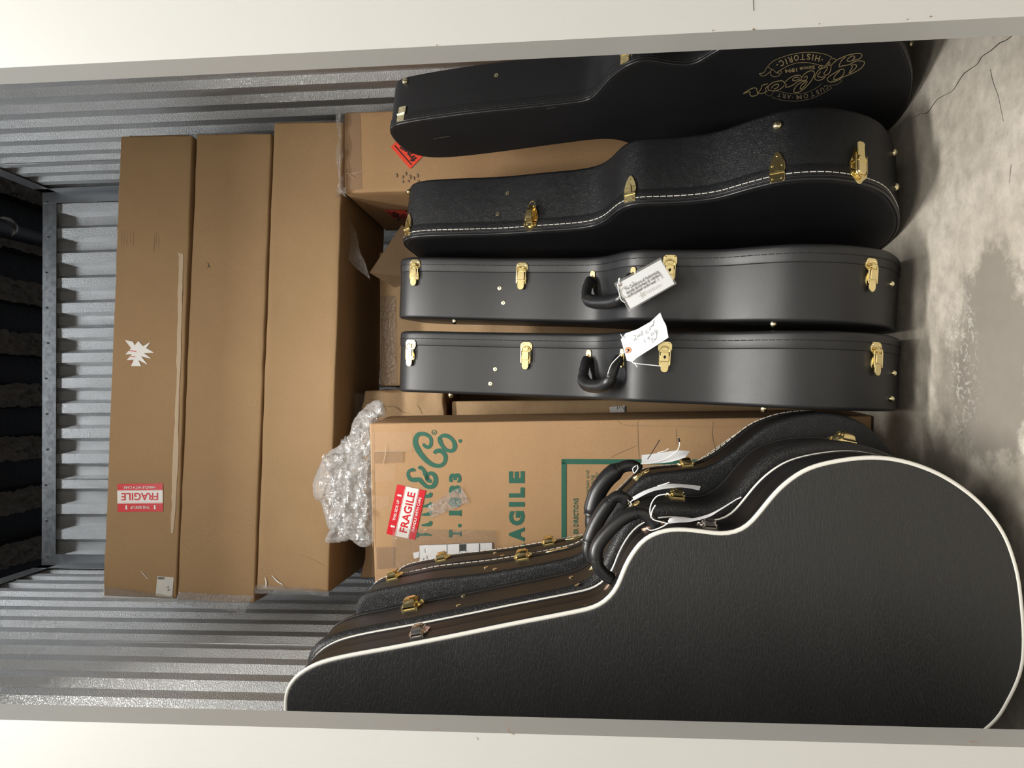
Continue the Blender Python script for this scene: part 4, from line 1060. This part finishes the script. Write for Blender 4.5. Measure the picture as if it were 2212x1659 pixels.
OG2 = [(-.061, 1.171), (-.076, 1.166), (-.092, 1.152), (-.103, 1.126), (-.108, 1.082), (-.109, 1.002), (-.110, .895), (-.111, .791), (-.113, .690), (-.120, .652), (-.134, .629), (-.160, .609), (-.192, .584), (-.215, .559), (-.224, .534), (-.226, .512), (-.222, .481), (-.208, .435), (-.207, .409), (-.223, .374), (-.258, .332), (-.276, .296), (-.280, .252), (-.275, .210), (-.264, .170), (-.245, .132), (-.224, .104), (-.195, .078), (-.15, .050), (-.10, .030), (-.05, .020), (0, .020), (.05, .030), (.10, .052), (.145, .087), (.175, .13), (.19, .19), (.188, .25), (.172, .31), (.145, .37), (.125, .42), (.13, .47), (.14, .51), (.135, .55), (.115, .59), (.095, .625), (.09, .66), (.09, .8), (.092, 1.0), (.09, 1.10), (.075, 1.15), (.04, 1.168), (-.02, 1.173)]
OG1 = [(-.09, 1.112), (-.120, 1.106), (-.133, 1.090), (-.138, 1.060), (-.138, 1.000), (-.139, .960), (-.135, .905), (-.130, .827), (-.129, .712), (-.134, .652), (-.161, .616), (-.192, .591), (-.215, .569), (-.233, .541), (-.252, .513), (-.258, .487), (-.254, .440), (-.250, .392), (-.259, .355), (-.278, .315), (-.304, .263), (-.313, .214), (-.313, .187), (-.309, .150), (-.295, .115), (-.272, .085), (-.240, .062), (-.20, .042), (-.165, .029), (-.12, .018), (-.07, .012), (-.02, .014), (.03, .025), (.08, .048), (.12, .085), (.15, .14), (.16, .20), (.15, .27), (.125, .33), (.105, .38), (.097, .43), (.105, .48), (.10, .52), (.085, .56), (.06, .60), (.05, .64), (.05, .75), (.055, .95), (.054, 1.05), (.04, 1.092), (.0, 1.110)]
OG0 = [((w+.004 if s > .655 else w*.90-.006), s-.030*min(1, max(0, (s-.45)/.1))) for w, s in OG1]

g0 = make_case('white-stitched black guitar case at the rear of the leaning row, against the printed carton', OG0, .096, gframe(1.478, .012), 'vinyl_side', lid_mat='vinyl_side', r=.008, seam=.030, lid_hi=True, stitch=.086, stitch_mat='thread_white', group='guitar cases leaning in a row')
g1 = make_case('white-stitched black guitar case, second from the rear of the leaning row, pebbled front edge', OG1, .122, gframe(1.345, .008), 'vinyl_side', r=.010, seam=.034, lid_hi=True, stitch=.112, stitch_mat='thread_white', group='guitar cases leaning in a row')
g2 = make_case('black leatherette guitar case with gold latches, just behind the white-trimmed case', OG2, .130, gframe(1.205, .004), 'vinyl_side', r=.016, seam=.030, lid_hi=True, group='guitar cases leaning in a row')
g3 = make_case('large black guitar case with white edge trim, frontmost of the leaning row', OG3, .106, gframe(1.085, .004), 'vinyl_crackle', lid_mat='vinyl_side', r=.005, seam=.052, lid_hi=True, skirt=.0008, group='guitar cases leaning in a row')
def side_skin(c, x0, x1, ins, mat, nm):
    mb = MB(); mb.grid([c.ring(x, i) for x, i in ((x0, ins+.002), (x0+.001, ins), (x1-.001, ins), (x1, ins+.002))], closed_v=True); return build(mb, nm, mat, c.o, world=False, smooth=50)
def front_skin(c, mat, r, depth, nm='front_panel', face=True):
    arc = [(1-math.cos(a), 1-math.sin(a)) for a in [math.pi/2*k/8 for k in range(9)]]
    rows = [(-.0012, r+.006)]+[(-.0012+r*a, r*b-.0018) for a, b in arc]+[(depth, -.0018), (depth+.0008, .0005)]
    mb = MB(); mb.grid([c.ring(x, i) for x, i in rows], closed_v=True)
    if face: mb.f.append(tuple(range(NOUT)))
    return build(mb, nm, mat, c.o, world=False, smooth=55)
front_skin(g2, 'vinyl_leather', .015, .020); front_skin(g1, 'vinyl_pebble', .010, .014); front_skin(g0, 'vinyl_pebble', .008, .012)
side_skin(g3, .010, .054, -.0006, 'vinyl_side', 'side_covering')
piping(g3, .0030, .0006, .0037, 'white_piping'); piping(g3, .0125, -.0010, .0014, 'black_piping', 'edge_bead')
piping(g3, .1025, .0006, .0037, 'white_piping'); piping(g3, .0935, -.0010, .0016, 'black_piping', 'edge_bead')
piping(g2, .100, -.0012, .0016, 'black_piping', 'edge_bead'); piping(g1, .088, -.0012, .0013, 'black_piping', 'edge_bead')
piping(g2, .126, .003, .0022, 'black_piping'); piping(g1, .119, .003, .0022, 'black_piping')
def side_latch(c, px, py, t, mat='brass', sc_=1.0):
    q, n, u, tv, i = locate(c, px, py, t); v = tv; w = v.cross(n).normalized()
    fr = fmat(w*sc_, v*sc_, n*sc_, q+n*.0025); mb = MB()
    mb.prism([(-.017, .002), (.017, .002), (.018, .010), (.012, .017), (.004, .021), (-.004, .021), (-.012, .017), (-.018, .010)], -.003, .0018, fr)
    mb.prism([(-.016, 0), (.016, 0), (.017, -.010), (.012, -.024), (-.012, -.024), (-.017, -.010)], -.003, .0018, fr)
    for x, y in ((-.0125, .009), (.0125, .009), (-.012, -.010), (.012, -.010)): mb.lathe([(.0024, .0018), (.0022, .003), (.0001, .0034)], fr @ Matrix.Translation((x, y, 0)), 10)
    l = build(mb, 'latch', mat, c.o, smooth=35)
    mb = MB(); prof = [(-.026, .004), (-.022, .009), (-.014, .0135), (-.004, .0145), (.004, .0135), (.010, .010), (.014, .005)]
    rows = [[fr @ Vector((-.0085, y, 0)), fr @ Vector((-.0085, y, z*.92)), fr @ Vector((-.0065, y, z)), fr @ Vector((.0065, y, z)), fr @ Vector((.0085, y, z*.92)), fr @ Vector((.0085, y, 0))] for y, z in prof]
    mb.grid(rows, closed_v=True); build(mb, 'lever', mat, l, smooth=40)
    mb = MB(); mb.tube([fr @ Vector((a, b, .0085)) for a, b in ((-.0105, -.012), (-.0108, .006), (-.006, .0135), (.006, .0135), (.0108, .006), (.0105, -.012))], .0012*sc_, 6); build(mb, 'bail_wire', mat, l)
side_latch(g0, 955, 1213, .074); side_latch(g0, 1186, 1173, .074)
side_latch(g1, 858, 1249, .096); side_latch(g1, 1127, 1203, .096, sc_=1.1); side_latch(g1, 1478, 1004, .09)
side_latch(g2, 888, 1298, .092, sc_=1.25); side_latch(g2, 1461, 1062, .085, sc_=1.05); side_latch(g2, 1868, 949, .090, sc_=1.2)
side_latch(g3, 900, 1369, .050, 'nickel', .95); side_latch(g3, 1527, 1140, .050, 'nickel', .95)
for x, y in ((1070, 1195), (1086, 1201)): rivet(g0, x, y)
for x, y in ((1046, 1225), (1067, 1229)): rivet(g1, x, y)
for x, y in ((993, 1309), (1004, 1288), (1240, 1247), (1241, 1266)): rivet(g2, x, y)
rivet(g3, 1266, 1308, 'brass_dark', .003)
def name_plate(c, px, py, t):
    q, n, u, tv, i = locate(c, px, py, t); w = tv.cross(n).normalized(); fr = fmat(w, tv, n, q+n*.0022)
    mb = MB(); mb.prism([(.026*math.cos(a), .0055*math.sin(a)) for a in [k*math.pi/10 for k in range(20)]], -.003, .0008, fr); p = build(mb, 'name_plate', 'brass', c.o, smooth=35)
    mb = MB()
    for x in (-.021, .021): mb.lathe([(.0018, .0008), (.0001, .0022)], fr @ Matrix.Translation((x, 0, 0)), 8)
    build(mb, 'pin', 'brass_dark', p)
name_plate(g1, 1207, 1191, .094); name_plate(g0, 1243, 1170, .070)
def ghandle(c, Y, pts, rg, rs, t, metal='brass', oval=True):
    path = [onY(x, y, Y) for x, y in pts]
    h_ = handle(c, path, Vector((0, 1, 0)), rg=rg, rs=rs, flat=.95)
    for (x, y) in (pts[0], pts[-1]):
        q, n, u, tv, i = locate(c, x, y, t); w = tv.cross(n).normalized(); fr = fmat(w, tv, n, q+n*.0018); mb = MB()
        mb.prism([(.020*math.cos(a), .0075*math.sin(a)) for a in [k*math.pi/10 for k in range(20)]], -.003, .0012, fr)
        e = path[0] if (x, y) == pts[0] else path[-1]
        for s_ in (-.0075, .0075): mb.tube([q+tv*s_, e+tv*s_], .0009, 6)
        mb.tube([e-tv*.0085, e+tv*.0085], .0012, 6)
        build(mb, 'handle_bracket', metal, h_, smooth=35)
ghandle(g1, 1.41, [(1383, 1016), (1366, 1006), (1343, 1010), (1315, 1030), (1293, 1060), (1281, 1095), (1276, 1130), (1284, 1160)], .0180, .0125, .060)
ghandle(g2, 1.27, [(1356, 1084), (1344, 1074), (1328, 1075), (1306, 1100), (1286, 1135), (1273, 1170), (1270, 1192), (1280, 1212)], .0135, .0115, .062)
ghandle(g3, 1.14, [(1419, 1140), (1404, 1120), (1382, 1108), (1355, 1114), (1328, 1134), (1302, 1162), (1288, 1190), (1292, 1222), (1308, 1242), (1326, 1254)], .0115, .0108, .056, 'copper')

# ------------------------------------------------------------------ tags
def certificate_tag():
    q, n, u, tv, i = locate(c3, 1395, 600, .10)
    Pn = Plane(q+Vector((0, -.034, 0)), Vector((0, -1, .1)))
    o = thing('hang_tag', 'white printed certificate tag in a clear plastic sleeve, hanging over a black case handle', 'tag', Matrix.Translation(Pn.hit(1395, 612)))
    m_ = MB(); poly_px(m_, Pn, [(1332, 614), (1427, 561), (1457, 613), (1362, 667)], 0); 
    f = [v-Pn.n*.0006 for v in m_.v]; m_.add(f, [(3, 2, 1, 0)]); m_.f += [(0, 1, 5, 4), (1, 2, 6, 5), (2, 3, 7, 6), (3, 0, 4, 7)]
    card = build(m_, 'card', 'paper', o, smooth=0)
    m_ = MB(); poly_px(m_, Pn, [(1326, 612), (1427, 556), (1462, 613), (1358, 673)], .0016); poly_px(m_, Pn, [(1326, 612), (1427, 556), (1462, 613), (1358, 673)], -.002)
    build(m_, 'plastic_sleeve', 'sleeve', o, smooth=0)
    m_ = MB(); cv = lambda x, y: (1300+x*.13562, 530+y*.13562)
    text_px(m_, Pn, 'The Certificate of Authenticity', cv(378, 730), cv(915, 430), 6.6, .0008)
    text_px(m_, Pn, 'for this instrument is enclosed', cv(403, 785), cv(938, 482), 6.6, .0008)
    text_px(m_, Pn, 'in the pocket of the case.', cv(430, 828), cv(870, 585), 6.6, .0008)
    build(m_, 'lettering', 'ink_black', card, smooth=0)
    m_ = MB(); text_px(m_, Pn, 'Gibson', cv(350, 880), cv(985, 520), 27, .0004, .01)
    text_px(m_, Pn, 'custom', cv(690, 790), cv(955, 655), 10, .0004, .0)
    st_ = []
    for k in range(10):
        a = math.radians(k*36-60); r = (9 if k % 2 == 0 else 3.6); x, y = cv(645, 790); st_.append((x+r*math.cos(a), y+r*math.sin(a)))
    poly_px(m_, Pn, st_, .0004); build(m_, 'grey_logo', 'ink_grey', card, smooth=0)
    m_ = MB(); ribbon(m_, Pn, [(1339.5+2.3*math.cos(a), 615.5+2.3*math.sin(a)) for a in [k*math.pi/5 for k in range(10)]], 2.2, .0009, 2, True); build(m_, 'eyelet', 'copper', card, smooth=0)
    m_ = MB(); m_.tube([Pn.hit(x, y, .002) for x, y in catmull2([(1340, 615), (1336, 605), (1339, 602), (1335, 616), (1338, 635), (1342, 648), (1350, 654)])], .0009, 6)
    build(m_, 'string', 'string', o)
def catmull2(p, n=5): return [(v.x, v.y) for v in catmull([Vector((a, b, 0)) for a, b in p], n)]
certificate_tag()
def paper_tag():
    q, n, u, tv, i = locate(c4, 1390, 740, .12)
    Pn = Plane(q+Vector((0, -.045, 0)), Vector((0, -1, .15)))
    o = thing('hang_tag', 'white paper tag with pencil handwriting and orange eyelet, tied to a handle', 'tag', Matrix.Translation(Pn.hit(1390, 728)))
    edge = [(1341, 733), (1351, 720), (1377, 711), (1405, 695), (1426, 675), (1432, 690), (1439, 703), (1444, 729), (1420, 745), (1396, 760), (1374, 774), (1366, 782), (1354, 779)]
    m_ = MB(); poly_px(m_, Pn, edge, 0); nv = len(edge); m_.add([v-Pn.n*.0006 for v in m_.v], [tuple(reversed(range(nv)))])
    m_.f += [(a, (a+1) % nv, nv+(a+1) % nv, nv+a) for a in range(nv)]
    card = build(m_, 'card', 'paper', o, smooth=0)
    m_ = MB(); cv = lambda x, y: (1300+x*.13562, 530+y*.13562)
    for pts in ([(505, 1440), (530, 1430), (540, 1455), (520, 1500), (515, 1515), (570, 1480)], [(580, 1430), (568, 1450), (585, 1460), (597, 1440), (580, 1430)], [(610, 1405), (600, 1425), (618, 1435), (628, 1415), (610, 1405)], [(618, 1385), (645, 1370), (640, 1400), (645, 1440)],
                [(725, 1345), (705, 1365), (700, 1395), (725, 1400), (740, 1380), (722, 1382)], [(750, 1325), (756, 1355)], [(770, 1290), (762, 1310), (775, 1325), (765, 1345)], [(790, 1280), (780, 1300), (795, 1305), (800, 1285), (790, 1280)], [(805, 1275), (810, 1260), (818, 1285), (828, 1190), (830, 1240)],
                [(668, 1495), (680, 1530), (700, 1545)], [(705, 1500), (720, 1495)], [(730, 1460), (735, 1485), (755, 1475)], [(745, 1450), (755, 1500)], [(800, 1400), (785, 1415), (788, 1440), (810, 1435)], [(820, 1380), (812, 1395), (818, 1420), (838, 1410)], [(850, 1340), (838, 1360), (852, 1375), (842, 1400)],
                [(775, 1500), (820, 1475)], [(798, 1490), (815, 1560)], [(825, 1530), (835, 1490), (848, 1500), (850, 1520)], [(850, 1480), (868, 1485), (878, 1345), (870, 1420)]):
        ribbon(m_, Pn, [cv(*p) for p in pts], .75, .0007, 4)
    build(m_, 'handwriting', 'pencil', card, smooth=0)
    m_ = MB(); ribbon(m_, Pn, [(1357+4.6*math.cos(a), 756+4.6*math.sin(a)) for a in [k*math.pi/6 for k in range(12)]], 4.2, .0008, 2, True); build(m_, 'eyelet', 'eyelet', card, smooth=0)
    m_ = MB(); poly_px(m_, Pn, [(1357+2.3*math.cos(a), 756+2.3*math.sin(a)) for a in [k*math.pi/6 for k in range(12)]], .0006); build(m_, 'eyelet_hole', 'crease', card, smooth=0)
    m_ = MB()
    for p in ([(1356, 757), (1349, 762), (1343, 765), (1332, 775), (1320, 789), (1313, 809)], [(1366, 783), (1371, 785), (1400, 788), (1428, 791)], [(1371, 785), (1377, 793)], [(1366, 783), (1378, 786)], [(1346, 731), (1341, 722)]):
        m_.tube([Pn.hit(x, y, .003) for x, y in catmull2(p)], .0009, 6)
    build(m_, 'string', 'string', o)
paper_tag()
def curled_tag(label, top, bot, Y0, Y1, strings, anchor):
    o = thing('hang_tag', label, 'tag', Matrix.Translation(onY(*anchor, (Y0+Y1)/2)))
    a = [onY(x, y, Y1) for x, y in catmull2(top, 6)]; b = [onY(x, y, Y0) for x, y in catmull2(bot, 6)]
    n = 24; a = resample(a, n, False); b = resample(b, n, False)
    m_ = MB(); rows = [[a[i].lerp(b[i], t) for t in (0, .25, .5, .75, 1)] for i in range(n)]
    rows2 = [[p+Vector((0, 0, -.0005)) for p in r] for r in rows]
    full = [r+list(reversed(r2)) for r, r2 in zip(rows, rows2)]; m_.grid(full, closed_v=True); build(m_, 'paper_strip', 'paper', o)
    m_ = MB()
    for p, Y in strings: m_.tube([onY(x, y, Y) for x, y in catmull2(p)], .0009, 6)
    build(m_, 'string', 'string', o); return o
t1 = curled_tag('curled white paper tag tied to the rearmost handle of the leaning row', [(1386, 983), (1420, 979), (1464, 973), (1490, 975)], [(1386, 1002), (1415, 1001), (1448, 998), (1480, 988)], 1.350, 1.375,
    [([(1374, 1006), (1367, 1012), (1370, 1022), (1378, 1012), (1376, 1004)], 1.36), ([(1384, 1002), (1410, 1000), (1440, 990), (1462, 974), (1468, 960), (1465, 945)], 1.35), ([(1420, 978), (1436, 974), (1444, 969)], 1.35)], (1386, 990))
m_ = MB(); m_.tube([onY(1399, 992, 1.345), onY(1410, 975, 1.34), onY(1425, 950, 1.33)], .0008, 6); m_.tube([onY(1466, 946, 1.345), onY(1468, 955, 1.345)], .0016, 6); build(m_, 'wire_tie', 'crease', t1)
curled_tag('curved white paper tag tied to the handle of the middle leaning case', [(1366, 1074), (1394, 1059), (1437, 1046), (1475, 1046), (1513, 1050)], [(1369, 1081), (1407, 1062), (1443, 1055), (1475, 1053), (1510, 1059)], 1.215, 1.235,
    [([(1369, 1078), (1362, 1084), (1356, 1080), (1364, 1088), (1360, 1094)], 1.225), ([(1420, 1050), (1434, 1046), (1446, 1042)], 1.22)], (1370, 1078))
curled_tag('long curled white paper tag tied to the handle of the white-trimmed case', [(1443, 1125), (1451, 1118), (1491, 1120), (1524, 1113), (1551, 1101), (1586, 1080), (1590, 1078)], [(1444, 1131), (1465, 1129), (1491, 1127), (1530, 1117), (1552, 1104), (1587, 1082), (1590, 1080)], 1.075, 1.095,
    [([(1443, 1131), (1427, 1127), (1410, 1121), (1404, 1105), (1408, 1086), (1421, 1071), (1445, 1067)], 1.09), ([(1406, 1118), (1409, 1103), (1416, 1091)], 1.088), ([(1443, 1130), (1432, 1137), (1415, 1144), (1403, 1145), (1397, 1139)], 1.085), ([(1588, 1080), (1601, 1074)], 1.088)], (1443, 1128))
